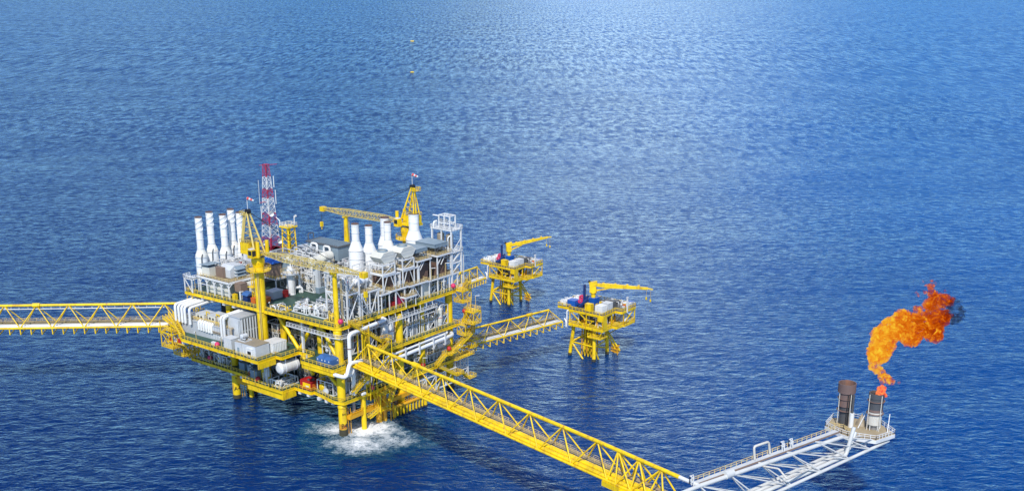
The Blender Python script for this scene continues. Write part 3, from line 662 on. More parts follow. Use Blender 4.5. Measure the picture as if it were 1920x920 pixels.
# ---------------------------------------------------------------- process equipment
def lbl(o, s): pass
class Kit:
    """a piece of plant: skid frame, vessels, pipework, valves"""
    def __init__(s, name, label, cat, x0, x1, y0, y1, z, group=None):
        s.t = Thing(name, label, cat, ((x0+x1)/2, (y0+y1)/2, z), group=group); s.b = (x0, x1, y0, y1, z)
def skid(label, x0, x1, y0, y1, z, h, seed, name='process_skid', cat='process plant', kinds='pvf', m='white', mp='duct', dens=1., group=None):
    rnd = random.Random(seed); k = Kit(name, label, cat, x0, x1, y0, y1, z, group); t = k.t
    W, D = x1-x0, y1-y0
    t.part('base_frame', MB().box(x0, x1, y0, y0+.25, z, z+.3).box(x0, x1, y1-.25, y1, z, z+.3).box(x0, x0+.25, y0+.25, y1-.25, z, z+.3).box(x1-.25, x1, y0+.25, y1-.25, z, z+.3), m)
    if 'f' in kinds:
        fr = MB(); nx = max(1, round(W/3.4)); ny = max(1, round(D/3.4)); nz = max(1, round(h/3.2))
        X = [x0+.15+(W-.3)*i/nx for i in range(nx+1)]; Y = [y0+.15+(D-.3)*i/ny for i in range(ny+1)]; Z = [z+h*i/nz for i in range(nz+1)]
        for i, a in enumerate(X):
            for j, b in enumerate(Y):
                if i in (0, nx) or j in (0, ny): fr.bar((a, b, z), (a, b, z+h), .24)
        for zz in Z[1:]:
            for a in (X[0], X[-1]): fr.bar((a, Y[0], zz), (a, Y[-1], zz), .2, .26)
            for b in (Y[0], Y[-1]): fr.bar((X[0], b, zz), (X[-1], b, zz), .2, .26)
        for i in range(nx):
            if rnd.random() < .6: fr.bar((X[i], Y[0], Z[0]), (X[i+1], Y[0], Z[1]), .16)
        for j in range(ny):
            if rnd.random() < .6: fr.bar((X[0], Y[j], Z[0]), (X[0], Y[j+1], Z[1]), .16)
        t.part('frame', fr, m)
        if nz > 1:
            t.part('walk_grating', MB().box(x0+.2, x1-.2, y0+.2, y0+1.4, Z[1]-.06, Z[1]+.03), 'grating')
            t.part('handrail', MB().rail([(x0, y1, Z[1]), (x0, y0, Z[1]), (x1, y0, Z[1])], 1.1, .09, 1.3), 'tanrail')
    if 'v' in kinds:
        for i in range(max(1, int(W*D/26*dens))):
            r = rnd.uniform(.45, .95)
            cx, cy = rnd.uniform(x0+1, x1-1), rnd.uniform(y0+1, y1-1)
            if rnd.random() < .5:
                hh = rnd.uniform(.5, .95)*h
                v = t.part('vessel', MB().vessel((cx, cy, z+.8), (cx, cy, z+hh), r), rnd.choice(['white', 'duct', 'lgrey', 'cream']))
                t.part('vessel_legs', MB().bar((cx-r*.7, cy, z), (cx-r*.7, cy, z+1), .15).bar((cx+r*.7, cy, z), (cx+r*.7, cy, z+1), .15), m, v)
            else:
                L_ = min(W, 5)*.8; zz = z+rnd.uniform(1.2, max(1.4, h-1))
                v = t.part('vessel', MB().vessel((cx-min(L_/2, cx-x0-.5), cy, zz), (cx+min(L_/2, x1-cx-.5), cy, zz), r), rnd.choice(['white', 'duct', 'lgrey']))
                t.part('vessel_legs', MB().box(cx-.15, cx+.15, cy-r*.7, cy+r*.7, z, zz), m, v)
    if 'p' in kinds:
        n = int(W*D*.62*dens)+3; n = min(n, 46)
        groups = [MB() for _ in range(max(1, min(8, n//3)))]
        for i in range(n):
            r = rnd.choice([.1, .12, .16, .2, .26]); mb = groups[i % len(groups)]
            a = Vector((rnd.uniform(x0+.3, x1-.3), rnd.uniform(y0+.2, y1-.3), z+.3)); hh = z+rnd.uniform(.25, 1)*h
            ax = rnd.random() < .5
            b = Vector((rnd.uniform(x0+.3, x1-.3) if ax else a.x, a.y if ax else rnd.uniform(y0+.3, y1-.3), hh))
            pts = [a, (a.x, a.y, hh), b]
            if rnd.random() < .7: pts.append((b.x, b.y, z+rnd.uniform(.1, .8)*h*.8))
            mb.pipe(pts, r, 6)
        for mb in groups: t.part('pipe_run', mb, rnd.choice([mp, mp, m, 'lgrey', 'steel']))
        vm = {}
        for i in range(int(n*.55)):
            c = rnd.choice(['steel', 'steel', 'dgrey', 'railyel', 'red', 'lgrey', 'brownl', 'white'])
            mb = vm.setdefault(c, MB()); q = Vector((rnd.uniform(x0+.3, x1-.3), rnd.uniform(y0+.1, y1-.3), z+rnd.uniform(.2, .95)*h)); s_ = rnd.uniform(.2, .48)
            if rnd.random() < .5: mb.tube(q-Vector((0, 0, s_*.3)), q+Vector((0, 0, s_*.3)), s_*.8, n=8)
            else: mb.box(q.x-s_*.6, q.x+s_*.6, q.y-s_*.5, q.y+s_*.5, q.z-s_*.7, q.z+s_*.7)
        for c, mb in vm.items(): t.part('valves', mb, c)
    return t
def cabinet(label, x0, x1, y0, y1, z, h, m, name='cabinet', cat='cabinet', ribs=(0, 0), roof=None, group=None, door=None, feet=True):
    t = Thing(name, label, cat, ((x0+x1)/2, (y0+y1)/2, z), group=group)
    b = t.part('body', MB().box(x0, x1, y0, y1, z+(.15 if feet else 0), z+h), m)
    t.part('roof_edge', MB().box(x0-.06, x1+.06, y0-.06, y1+.06, z+h, z+h+.14), roof or m)
    if feet: t.part('skid_base', MB().box(x0-.04, x1+.04, y0-.04, y1+.04, z, z+.15), 'dgrey')
    if ribs[0]: t.part('ribs', MB().louvre(x0, x0, y0+.2, y1-.2, z+.35, z+h-.15, 'x', ribs[0]), m, b)
    if ribs[1]: t.part('ribs', MB().louvre(x0+.2, x1-.2, y0, y0, z+.35, z+h-.15, 'y', ribs[1]), m, b)
    if door:
        dn = t.part('door', MB().box(x0-.05, x0, y0+(y1-y0)*.35, y0+(y1-y0)*.35+1.0, z+.3, z+2.3), door, b)
    return t
def stair(p, q, w, label=None, t=None, m='yellow', mr='railyel'):
    p, q = Vector(p), Vector(q); d = q-p; side = Vector((d.y, -d.x, 0)).normalized()*w/2
    if t is None: t = Thing('stairway', label, 'stairs', tuple(q if q.z < p.z else p))
    for s_ in (-1, 1):
        t.part('stringer', MB().bar(p+side*s_, q+side*s_, .16, .42), m)
        t.part('handrail', MB().rail([p+side*s_, q+side*s_], 1.1, .12, 1.0), mr)
    n = max(3, int(abs(d.z)/.32)); mb = MB()
    for i in range(1, n): c = p.lerp(q, i/n); mb.bar(c+side, c-side, .34, .07)
    t.part('treads', mb, m); return t
def landing(t, x0, x1, y0, y1, z, tower=None, m='yellow', box=None):
    a = t.part('landing', MB().box(x0, x1, y0, y1, z-.18, z), m)
    t.part('handrail', MB().rail([(x0, y0, z), (x1, y0, z), (x1, y1, z), (x0, y1, z)], 1.1, .12, 1.1, closed=True), 'railyel', a)
    if box:
        mb = MB()
        for X, Y in ((x0, y0), (x1, y0), (x1, y1), (x0, y1)): mb.bar((X, Y, z), (X, Y, box), .2)
        for X0, Y0, X1, Y1 in ((x0, y0, x1, y0), (x1, y0, x1, y1), (x0, y1, x1, y1), (x0, y0, x0, y1)):
            mb.bar((X0, Y0, z), (X1, Y1, box), .15); mb.bar((X1, Y1, z), (X0, Y0, box), .15); mb.bar((X0, Y0, box), (X1, Y1, box), .2, .4)
        t.part('landing_frame', mb, m, a)
# stairs at the right hand corner
rs = Thing('stair_tower', 'zigzag yellow stair tower hanging off the right hand corner of the platform', 'stairs', (58, -3, ZM))
landing(rs, 54, 58.4, -4.6, -.6, ZU+.2, box=None)
landing(rs, 54, 58.4, -4.6, -.6, ZU-4.2, box=ZU-.2)
stair((58.4, -1.8, ZU+.2), PZ(880, 527, 40.0), 1.3, t=rs)
lb = PZ(884, 580, 29.8)
p2 = (58.4, -3.8, ZU-4.2); stair(p2, (lb.x-1.2, lb.y+.2, 29.6), 1.2, t=rs)
landing(rs, lb.x-1.6, lb.x+2.4, lb.y-2.2, lb.y+2.0, 29.6)
landing(rs, lb.x-1.6, lb.x+2.4, lb.y-2.2, lb.y+2.0, 25.2, box=29.3)
stair((lb.x-1.0, lb.y, 29.6), (55.5, -3.6, ZM+.6), 1.4, t=rs)
landing(rs, 54.2, 59.2, -5.4, -1.6, ZM, box=None); landing(rs, 54.2, 59.2, -5.4, -1.6, ZM-3.8, box=ZM-.2)
stair((lb.x-1, lb.y-1.6, 25.2), (58.8, -4.6, ZM-3.8), 1.2, t=rs)
stair((57.8, -5.0, ZM-3.8), (49.5, -3.6, ZL+3.2), 1.4, t=rs)
landing(rs, 45.5, 50.5, -4.6, -2.1, ZL+3.2, box=None); stair((46, -3.3, ZL+3.2), (41.5, -2.8, ZL+.1), 1.3, t=rs)
landing(rs, 50.5, 60, -4.4, -2.1, ZL+.15)
landing(rs, 59, 62.5, -4.0, 1, ZL+2.2, box=ZL+5)
rs2 = Thing('stair_tower', 'lower yellow stairs below the right hand corner leading to a small railed landing', 'stairs', (52, -4, 4))
stair((42, -3.5, ZL-.2), (50, -4, 6.8), 1.3, t=rs2); landing(rs2, 50, 53.5, -5, -2, 6.8); stair((53.5, -3.4, 6.8), (58, -3, 3.4), 1.2, t=rs2); landing(rs2, 57.5, 61, -4.4, -1.6, 3.4)
wt = Thing('white_lattice_frame', 'white lattice frame hanging below the right hand corner deck', 'steel frame', (57, -1, 2))
mb = MB()
for (X, Y) in ((55.5, -1.8), (59.5, -1.8), (59.5, 2.5), (55.5, 2.5)): mb.bar((X, Y, 2), (X, Y, ZL-.6), .34)
for z in (2, 6.5): 
    mb.bar((55.5, -1.8, z), (59.5, -1.8, z), .28); mb.bar((59.5, -1.8, z), (59.5, 2.5, z), .28); mb.bar((55.5, -1.8, z), (59.5, -1.8, z+4.4), .2); mb.bar((59.5, -1.8, z), (55.5, -1.8, z+4.4), .2); mb.bar((59.5, -1.8, z), (59.5, 2.5, z+4.4), .2)
mb.bar((33, -1.2, 3.2), (55.5, -1.5, 3.2), .38); mb.bar((33, -1.2, 8.4), (55.5, -1.5, 8.2), .38)
for i, X in enumerate((33, 38, 43, 48, 53)): mb.bar((X, -1.3, 3.2), (X, -1.4, ZL-.6), .32); mb.bar((X, -1.3, 3.2), (min(X+5, 55), -1.4, 8.3), .2)
wt.part('frame', mb, 'white')
# stairs at the front corner
y_ = -3.6
fs = Thing('stair_tower', 'yellow stair flights zigzagging down the front right face behind the near bridge', 'stairs', (12, -4, ZM))
A_, B_, C_, D_, E_ = PY(656, 606, y_), PY(681, 625, y_), PY(712, 640, y_), PY(724, 640, y_), PY(694, 674, y_)
landing(fs, 3.2, 6.0, -4.3, -1.4, ZU-.1)
stair(A_, B_, 1.3, t=fs); stair(B_+Vector((1.3, 0, 0)), C_, 1.3, t=fs)
landing(fs, B_.x, B_.x+1.5, -4.4, -2.8, B_.z); landing(fs, C_.x, D_.x+1.5, -4.8, -2.2, C_.z, box=None)
stair(Vector((D_.x-.5, -4.4, D_.z)), Vector((E_.x, -4.4, E_.z)), 2.0, t=fs)
mb = MB()
for X in (C_.x+.3, D_.x+1.3):
    for Y in (-4.7, -2.3): mb.bar((X, Y, ZM-6), (X, Y, C_.z), .24)
for z in (ZM-5.5, ZM-.5): mb.bar((C_.x+.3, -4.7, z), (D_.x+1.3, -4.7, z+4), .15)
for Y in (-4.5, -2.4): mb.bar((5.6, Y, ZM), (5.6, Y, ZU-3), .3); mb.bar((8.6, Y, ZM), (8.6, Y, ZU-1), .24)
fs.part('support_post', mb, 'yellow')
f2 = Thing('stair_tower', 'yellow stairs from the lower deck corner down to the boat landing', 'stairs', (12, -4, 3))
A_, B_ = PY(690, 705, -3.4), PY(663, 737, -3.4)
stair(A_, B_, 1.5, t=f2); landing(f2, A_.x-.3, A_.x+3.4, -4.2, -2.2, A_.z, box=A_.z+2.4); 
mb = MB(); [mb.bar((X, Y, ZL-2), (X, Y, A_.z+3), .22) for X in (A_.x+.2, A_.x+3.2) for Y in (-4, -2.4)]; mb.bar((A_.x, -4, ZL), (A_.x+3, -4, A_.z), .16); f2.part('support_post', mb, 'yellow')
C_, D_ = PY(741, 722, -4.2), PY(731, 752, -4.2)
stair(C_, D_, 1.4, t=f2)
tx0, tx1 = PY(711, 757, -4).x, PY(729, 757, -4).x
landing(f2, tx0, tx1, -4.6, -2, 5.4); landing(f2, tx0, tx1, -4.6, -2, 10.6)
mb = MB()
for X in (tx0, tx1):
    for Y in (-4.6, -2): mb.bar((X, Y, 4.6), (X, Y, 11.4), .26)
mb.bar((tx0, -4.6, 10.4), (tx1, -4.6, 5.4), .16); mb.bar((tx0, -4.6, 5.4), (tx0, -2, 10.4), .16); f2.part('tower_frame', mb, 'yellow')
stair((tx0, -3.8, 5.6), (8.5, -3, 3.9), 1.3, t=f2)
f2.part('access_post', MB().bar((18, -3.6, -1), (18, -3.6, 6), .2).bar((19.2, -3.6, -1), (19.2, -3.6, 6), .2), 'landing')
# ---------------------------------------------------------------- mid deck, left side: grey plant house and containers
gh = Thing('grey_plant_house', 'long pale grey ribbed wall and roof of the plant house on the left middle deck', 'building', (-4, 54, ZM))
w_ = gh.part('wall', MB().prism([(-8, 42), (0, 42), (0, 69), (-6, 69), (-9, 66)], ZM, 28.6), 'grey')
gh.part('ribs', (lambda mb: [mb.box(-8.4, -8.0, y-.2, y+.2, ZM+.3, 28.4) for y in [42.7+i*1.25 for i in range(18)]] and mb)(MB()), 'lgrey', w_)
gh.part('rib_shade', (lambda mb: [mb.box(-8.05, -8.0, y-.3, y+.3, ZM+.3, 28.2) for y in [43.3+i*1.25 for i in range(17)]] and mb)(MB()), 'grey2', w_)  # dark strips on the face paint the shade between the ribs
gh.part('roof', MB().prism([(-8.2, 41.9), (0, 41.9), (0, 69.1), (-6, 69.1), (-9.2, 66.1)], 28.6, 28.85), 'grey')
gh.part('handrail', MB().rail([(-8.1, 42, 28.85), (-8.1, 66, 28.85)], 1.1, .12, 1.4), 'tanrail')
gh.part('door', MB().box(-8.12, -8.0, 49.2, 50.6, ZM+.2, ZM+2.5), 'dgrey', w_)
gh.part('pipe_rack', MB().tube((-8.7, 43, 27.0), (-8.7, 58, 27.0), .2).tube((-8.6, 43.2, 26.4), (-8.6, 57, 26.4), .14), 'tan')
tb = Thing('tall_ribbed_block', 'tall grey block with deep vertical ribs just left of the near crane post', 'plant block', (-3, 40, ZM))
b_ = tb.part('wall', MB().box(-7.2, 2.0, 37.8, 44, ZM, 33.2), 'lgrey')
tb.part('rib_shade', (lambda mb: [mb.box(x-.28, x+.28, 37.76, 37.8, za, zb) for x in [-6.0+i*1.12 for i in range(7)] for za, zb in ((ZM+.5, ZM+4.4), (ZM+5.0, 32.6))] and mb)(MB()), 'dgrey', b_)  # shade between the deep ribs, painted as dark grey strips
tb.part('ribs', (lambda mb: [mb.box(x-.1, x+.1, 37.45, 37.76, ZM+.3, 32.9) for x in [-6.5+i*1.12 for i in range(8)]] and mb)(MB()), 'lgrey', b_)
tb.part('top_edge', MB().box(-7.4, 2.2, 37.5, 44.2, 33.2, 33.5), 'grey')
tb.part('caged_ladder', MB().rail([(-7.6, 38.4, ZM+.5), (-7.6, 38.4, 32.5)], .6, .14, .7).bar((-7.6, 37.8, ZM), (-7.6, 37.8, 33), .14), 'white')
tb.part('bent_duct', MB().pipe([(-7.7, 41, 29.5), (-8.6, 41, 29.5), (-8.9, 40.4, 26.3), (-8.6, 38.5, 25.4), (-6.5, 36.8, 25.0), (-3, 36.5, 25.0)], .42, 8), 'tan')
for i, (y0, y1, x0, h) in enumerate(((56.8, 61.2, -6.8, 1.9), (51.2, 55.0, -6.6, 2.4), (46.2, 50.2, -6.4, 2.2))):
    c = cabinet(['white fan unit with round openings, farthest left on the plant house roof', 'pale roof unit between the other two on the plant house roof', 'pale roof unit nearest the tall ribbed block'][i], x0, x0+4.6, y0, y1, 28.85, h, 'cream', 'roof_unit', 'ventilation unit', roof='lgrey')
    for k in (-.8, .8):
        c.part('fan_opening', MB().tube((x0-.1, (y0+y1)/2+k, 28.85+h*.55), (x0-.02, (y0+y1)/2+k, 28.85+h*.55), .42, n=14), 'dark')
    c.part('handrail', MB().rail([(x0-1.0, y0-.6, 28.85), (x0-1.0, y1+.6, 28.85)], 1.1, .13, 1), 'railyel')
for i, (y, x) in enumerate(((45, -5.9), (50.6, -5.9), (55.6, -6), (62.5, -5))):
    t = Thing('yellow_pipe_support', ['yellow pipe support frame next to the right end roof unit', 'yellow pipe frame between the two pale roof units', 'yellow pipe frame beside the white fan unit', 'yellow pipe frame under the tall white ducts'][i], 'pipe support', (x, y, 28.85))
    t.part('frame', MB().bar((x, y-.7, 28.85), (x, y-.7, 32), .25).bar((x, y+.7, 28.85), (x, y+.7, 32), .25).bar((x, y-.7, 31.9), (x, y+.7, 31.9), .25), 'yellow')
    t.part('pipe', MB().pipe([(x-.4, y, 28.9), (x-.4, y, 31), (x+3, y, 31)], .26), 'tan')
def duct_set(label, ys, x0, x1, ztop, zbot, r):
    t = Thing('white_duct_bank', label, 'ducts', (x0, ys[0], zbot))
    for y in ys: t.part('duct', MB().pipe([(x1, y, ztop+.5), (x0, y, ztop), (x0, y, zbot)], r, 8), 'duct')
    return t
duct_set('row of five tall white ducts bending down over the left end of the grey wall', [68.2, 66.4, 64.7, 63.1, 60.6], -9.6, 2, 33.2, 27.6, .48)
duct_set('row of six short white ducts over the middle of the grey ribbed wall', [57.3, 56.0, 54.7, 53.4, 52.1, 50.8], -8.7, -7.2, 28.9, 26.2, .5)
duct_set('pair of tall white ducts beside the tall ribbed block', [44.9, 43.5], -9.2, 1, 33.0, 25.6, .46)
g1 = 'grey steel cabinets along the left middle deck'
cabinet('large pale grey container with a dirty tan roof on the left middle deck', -12.8, -7.2, 24.2, 33.8, ZM, 3.9, 'lgrey', 'grey_container', 'container', (0, 0), 'tan')
cabinet('white ribbed container standing right of the large grey container', -6.4, -.7, 23.4, 28.6, ZM, 3.2, 'white', 'white_container', 'container', (8, 8), 'white')
t = cabinet('small white control cabin with a dark window at the front corner of the middle deck', -13.4, -11.0, 25.2, 28.2, ZM, 2.9, 'white', 'control_cabin', 'cabin')
t.part('window', MB().box(-13.46, -13.4, 25.8, 27.4, ZM+1.1, ZM+2.1), 'glass'); t.part('window', MB().box(-12.8, -11.6, 25.14, 25.2, ZM+1.2, ZM+2.2), 'glass')
cabinet('tall pale grey cabinet left of the small white control cabin', -13.2, -10.4, 30.4, 33.6, ZM, 3.7, 'lgrey', 'grey_cabinet', 'cabinet', door='grey2')
cabinet('pair of tall pale grey cabinet doors against the end of the ribbed wall', -12.2, -9.0, 36.6, 40.6, ZM, 3.6, 'lgrey', 'grey_cabinet', 'cabinet', (4, 0))
skid('small machinery on the roof of the large grey container', -12, -9, 30, 33.5, ZM+4.05, 1.6, 5, kinds='pv', mp='steel', m='lgrey', dens=.9)
t = cabinet('blue and white folding stairs case standing by the grey ribbed wall railing', -12.6, -11.7, 44, 46.4, ZM, 1.0, 'white', 'white_rack', 'rack')
# white horizontal drum below the middle deck
t = Thing('white_drum', 'big white horizontal drum hung below the middle deck edge', 'tank', (-3, 20, 19))
zc = 19.6
bd = t.part('shell', MB().lathe((-6.2, 21.2, zc), [(0, -.55), (1.2, -.45), (1.9, 0), (1.9, 6.9), (1.2, 7.4), (0, 7.5)], 28, (1, 0, 0)), 'white')
for x in (-4.6, -.2):
    t.part('strap', MB().lathe((x, 21.2, zc), [(1.9, -.2), (2.02, -.2), (2.02, .2), (1.9, .2)], 28, (1, 0, 0)), 'white')
    t.part('hanger', MB().bar((x, 20, zc+.5), (x, 20, ZM-1), .3).bar((x, 22.4, zc+.5), (x, 22.4, ZM-1), .3), 'white')
# red and yellow engine
t = Thing('engine_skid', 'red framed engine box with yellow panels standing on the lower deck edge', 'engine', (1.8, 16, ZL))
x0, x1, y0, y1 = -.2, 3.3, 13.6, 18.4
t.part('body', MB().box(x0+.1, x1-.1, y0+.1, y1-.1, ZL+.2, ZL+2.6), 'red')
fr = MB()
for X in (x0, x1):
    for Y in (y0, y1): fr.bar((X, Y, ZL), (X, Y, ZL+2.8), .3)
for z in (ZL+.15, ZL+2.75):
    for a, b in (((x0, y0), (x1, y0)), ((x1, y0), (x1, y1)), ((x1, y1), (x0, y1)), ((x0, y1), (x0, y0))): fr.bar((*a, z), (*b, z), .3)
t.part('frame', fr, 'red')
pn = t.part('panel', MB().box(x0-.02, x0+.1, y0+.5, y1-.9, ZL+.6, ZL+2.1), 'yellow'); t.part('label_plate', MB().box(x0-.06, x0-.02, y0+1.1, y0+2.5, ZL+.9, ZL+1.3), 'white', pn)
t.part('panel', MB().box(x0+.5, x1-.8, y0-.02, y0+.1, ZL+.6, ZL+1.9), 'orange')
t.part('exhaust', MB().tube((x0+1.4, y0+2.6, ZL+2.6), (x0+1.4, y0+2.6, ZL+3.1), .4).tube((x0+2.6, y0+1.6, ZL+2.6), (x0+2.6, y0+1.6, ZL+3.0), .5), 'dgrey')
# blue boxes on the small middle deck balcony
for i, (ya, yb) in enumerate(((-.7, 2.2), (2.35, 5.4))):
    t = Thing('blue_box', ['blue box with hipped roof at the front corner of the middle deck balcony', 'blue box with hipped roof behind the front one on the balcony'][i], 'container', (-3, ya+1, ZM))
    xa, xb = -4.7, -.9; h = 2.3
    t.part('body', MB().box(xa, xb, ya, yb, ZM+.1, ZM+h), 'blue')
    c1, c2 = (xa+xb)/2, (ya+yb)/2
    mb = MB(); bs = [Vector(p) for p in ((xa, ya, ZM+h), (xb, ya, ZM+h), (xb, yb, ZM+h), (xa, yb, ZM+h))]; tp = [Vector((c1+(p.x-c1)*.45, c2+(p.y-c2)*.45, ZM+h+.8)) for p in bs]
    mb.add(bs+tp, [(0, 1, 5, 4), (1, 2, 6, 5), (2, 3, 7, 6), (3, 0, 4, 7), (4, 5, 6, 7)]); t.part('roof', mb, 'blue')
    t.part('lifting_plate', MB().box(xa-.04, xa, ya+.4, ya+.8, ZM+1.7, ZM+2.1).box(xa-.04, xa, yb-.8, yb-.4, ZM+1.7, ZM+2.1).box(xb-.9, xb-.5, ya-.04, ya, ZM+1.6, ZM+2.0), 'white')
# lower deck left and front equipment
S_ = skid
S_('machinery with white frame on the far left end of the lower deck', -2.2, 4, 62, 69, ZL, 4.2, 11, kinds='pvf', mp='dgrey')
S_('pump group with small white tanks on the left of the lower deck', -2.0, 4, 53, 60, ZL, 3.4, 12, kinds='pvf')
S_('red and white pipes under the cabinets on the left lower deck', -5, 1.5, 38.8, 40.1, ZL, 4.6, 13, kinds='p', mp='red')
for i, (y0, y1) in enumerate(((44.6, 47.4), (40.9, 43.4), (35.0, 38.4))):
    cabinet(['grey blue box left of the others on the lower deck', 'grey blue box in the middle on the lower deck', 'grey blue box nearest the white drum on the lower deck'][i], -1.4 if i < 2 else -4.2, 1.4 if i < 2 else -1, y0, y1, ZL, 2.8, 'grey2', 'equipment_box', 'equipment box')
S_('white manifold with thin pipes under the big white drum', -4.8, 2.5, 22.5, 28, ZL, 2.2, 14, kinds='pf', dens=1.4)
S_('vertical white pipes standing beside the yellow post under the grey container', -5.2, -2.2, 29, 32, ZL, 6.5, 15, kinds='p', dens=2)
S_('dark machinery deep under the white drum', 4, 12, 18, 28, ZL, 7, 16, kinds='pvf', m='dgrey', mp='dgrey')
S_('white framed pump shelter on the lower deck near the front leg', .4, 4.6, 4.2, 11.6, ZL, 4.2, 17, kinds='pvf', dens=1.3)
t = Thing('round_valve', 'round grey valve wheel in the white pump shelter', 'valve', (.6, 6.5, ZL+1)); t.part('wheel', MB().lathe((.2, 6.8, ZL+1.3), [(0, 0), (.9, 0), (1.1, .2), (1.1, .6), (0, .8)], 18, (-1, 0, 0)), 'lgrey')
t = Thing('yellow_drum', 'round yellow drum end in the white pump shelter', 'drum', (.6, 10, ZL+1)); t.part('shell', MB().lathe((.5, 9.9, ZL+1.7), [(0, 0), (.9, .1), (1.2, .4), (1.2, 2)], 20, (1, 0, 0)), 'yellow')
# rows of plant between the decks
def row(level, specs, m='white'):
    for (lab, x0, x1, y0, y1, h, seed, kinds, mm, mp, de) in specs: S_(lab, x0, x1, y0, y1, level+.02, h, seed, kinds=kinds, m=mm, mp=mp, dens=de)
row(ZL, [
 ('white piping rack on the lower deck behind the front stairs', 4.5, 12, 1.2, 6, 8.0, 21, 'pvf', 'white', 'duct', 1.0),
 ('white pumps and pipes on the lower deck between two yellow columns', 15, 25, 1.6, 7, 6.5, 22, 'pvf', 'white', 'steel', 1.0),
 ('low piping on the lower deck right of the middle column', 28.5, 35, 4, 11, 5.5, 23, 'pv', 'white', 'steel', .8),
 ('vessel group on the lower deck near the right hand corner', 42, 52, 1.5, 8, 5.5, 24, 'pvf', 'white', 'duct', 1.3)])
row(ZM, [
 ('dim machinery behind the left diagonal braces of the middle deck', 4, 9.5, 16, 28, 7.5, 31, 'pvf', 'steel', 'steel', .9),
 ('tangle of white pipes behind the front column on the middle deck', 5.5, 11.5, 3, 13, 7.8, 32, 'pvf', 'white', 'duct', 1.0),
 ('pipes and small vessels at the very front of the middle deck', 1.5, 5, 2.2, 9.5, 7.0, 33, 'pvf', 'lgrey', 'duct', 1.0),
 ('piping behind the front right stairs of the middle deck', 12, 19, 2.5, 8, 7.8, 34, 'pvf', 'white', 'duct', 1.9),
 ('white framed pipe module between two columns of the middle deck', 23, 29.5, 1.2, 7.5, 7.4, 35, 'pvf', 'white', 'duct', 2),
 ('open area pipes beside the white knockout vessel', 29.5, 33, 5, 10, 7.4, 36, 'pf', 'lgrey', 'steel', 1.0),
 ('bright white pipe module near the right hand end of the middle deck', 38.5, 45.5, .6, 7.0, 6.0, 37, 'pvf', 'white', 'duct', 2.6),
 ('second bright white pipe module beside the right hand column', 46, 52.3, .6, 7.0, 7.0, 38, 'pvf', 'white', 'duct', 2.6)])
row(ZM, [('mixed pipes under the left module of the upper deck', 2.5, 7, 31, 37, 6, 39, 'pvf', 'lgrey', 'steel', 1)])
for i, (x, y, r, h, z, lab) in enumerate(((21.6, 1.6, 1.35, 7.6, ZM, 'tall white vertical vessel on the middle deck right face, left of its partner'), (24.3, 1.4, 1.15, 6.6, ZM+1.4, 'white vertical vessel on legs beside the tall vessel on the middle deck'),
        (47.8, .6, .85, 6.2, ZM+.5, 'slim cream vertical vessel between the bright pipe modules'))):
    t = Thing('vertical_vessel', lab, 'vessel', (x, y, z)); s_ = t.part('shell', MB().vessel((x, y, z+1.2), (x, y, z+h-.4), r), 'duct' if i < 2 else 'cream')
    t.part('skirt', MB().lathe((x, y, z), [(r*.9, 0), (r*.9, 1.3)], 16), 'lgrey'); t.part('nozzle', MB().pipe([(x, y, z+h), (x, y, z+h+.9), (x+1.8, y, z+h+.9)], .3), 'duct', s_)
    t.part('band', MB().lathe((x, y, z+h*.45), [(r, 0), (r+.08, 0), (r+.08, .12), (r, .12)], 16), 'red', s_)
# big white pipes
def pipe_thing(label, pts, r, m='duct', bands=(), name='white_pipe', cat='pipe'):
    t = Thing(name, label, cat, tuple(pts[-1])); p = t.part('pipe', MB().pipe(pts, r, 14), m)
    for (q, d) in bands: t.part('flange', MB().lathe(q, [(r, 0), (r*1.22, 0), (r*1.22, .3), (r, .3)], 16, d), 'brownl' if m == 'duct' else m, p)
    return t
a, b = PY(656, 640, -3.8), PY(656, 625, -3.8); c_ = PY(727, 604, -3.2)
a = PY(657, 690, -3.8)
pipe_thing('thick white pipe rising at the front corner and turning right under the upper deck', [(a.x, -3.8, 20.5), (a.x, -3.8, PY(656, 626, -3.8).z), (c_.x-.5, -3.2, PY(656, 626, -3.8).z+.5), (c_.x-.5, 1.5, PY(656, 626, -3.8).z+.5)], .62, bands=[((a.x, -3.8, PY(657, 653, -3.8).z), (0, 0, 1)), ((13.2, -3.4, PY(656, 626, -3.8).z+.25), (1, 0, 0))])
def pyt(px, py, y, r, m): pass
q = [PY(674, 677, -5.0), PY(655, 681, -5.4), PY(650, 708, -5.6), PY(632, 708, -5.0)]
pipe_thing('thick S shaped white pipe at the platform end of the near bridge', [(q[0].x+1, -5.0, q[0].z), (q[1].x, -5.4, q[1].z), (q[2].x, -5.6, q[2].z), (q[3].x+1.4, -3.6, q[3].z), (q[3].x+1.9, -.4, q[3].z)], .62)
q = [PY(676, 681, -4.4), PY(664, 684, -4.6), PY(661, 702, -4.8), PY(652, 704, -4.0)]
pipe_thing('thinner S shaped white pipe nested inside the thick one', [(q[0].x+.8, -4.4, q[0].z), (q[1].x, -4.6, q[1].z), (q[2].x, -4.8, q[2].z), (q[3].x, -2.6, q[3].z)], .45)
pipe_thing('upright white pipe standing on the lower deck under the S shaped pipes', [(3.9, -1.6, 21.5), (3.9, -1.6, 13)], .75)
pipe_thing('lower long thick white pipe along the right face below the middle deck', [(53, 3, 21.6), (51, -2.6, 21.0), (19.5, -2.6, 20.0), (16, 1, 20)], .62)
pipe_thing('upper long white pipe along the right face close under the middle deck', [(50, 1, 22.4), (48.5, -2.2, 22.2), (18, -2.2, 21.6)], .38)
t = Thing('pipe_hangers', 'white hanger plates holding the two long white pipes below the middle deck', 'pipe hangers', (34, -2.6, 19))
for x in (20, 26.3, 33, 40, 46): t.part('hanger', MB().box(x-.25, x+.25, -3.4, -3.1, 18.9, 23.0).box(x-.25, x+.25, -3.4, -1.4, 18.8, 19.0), 'white')
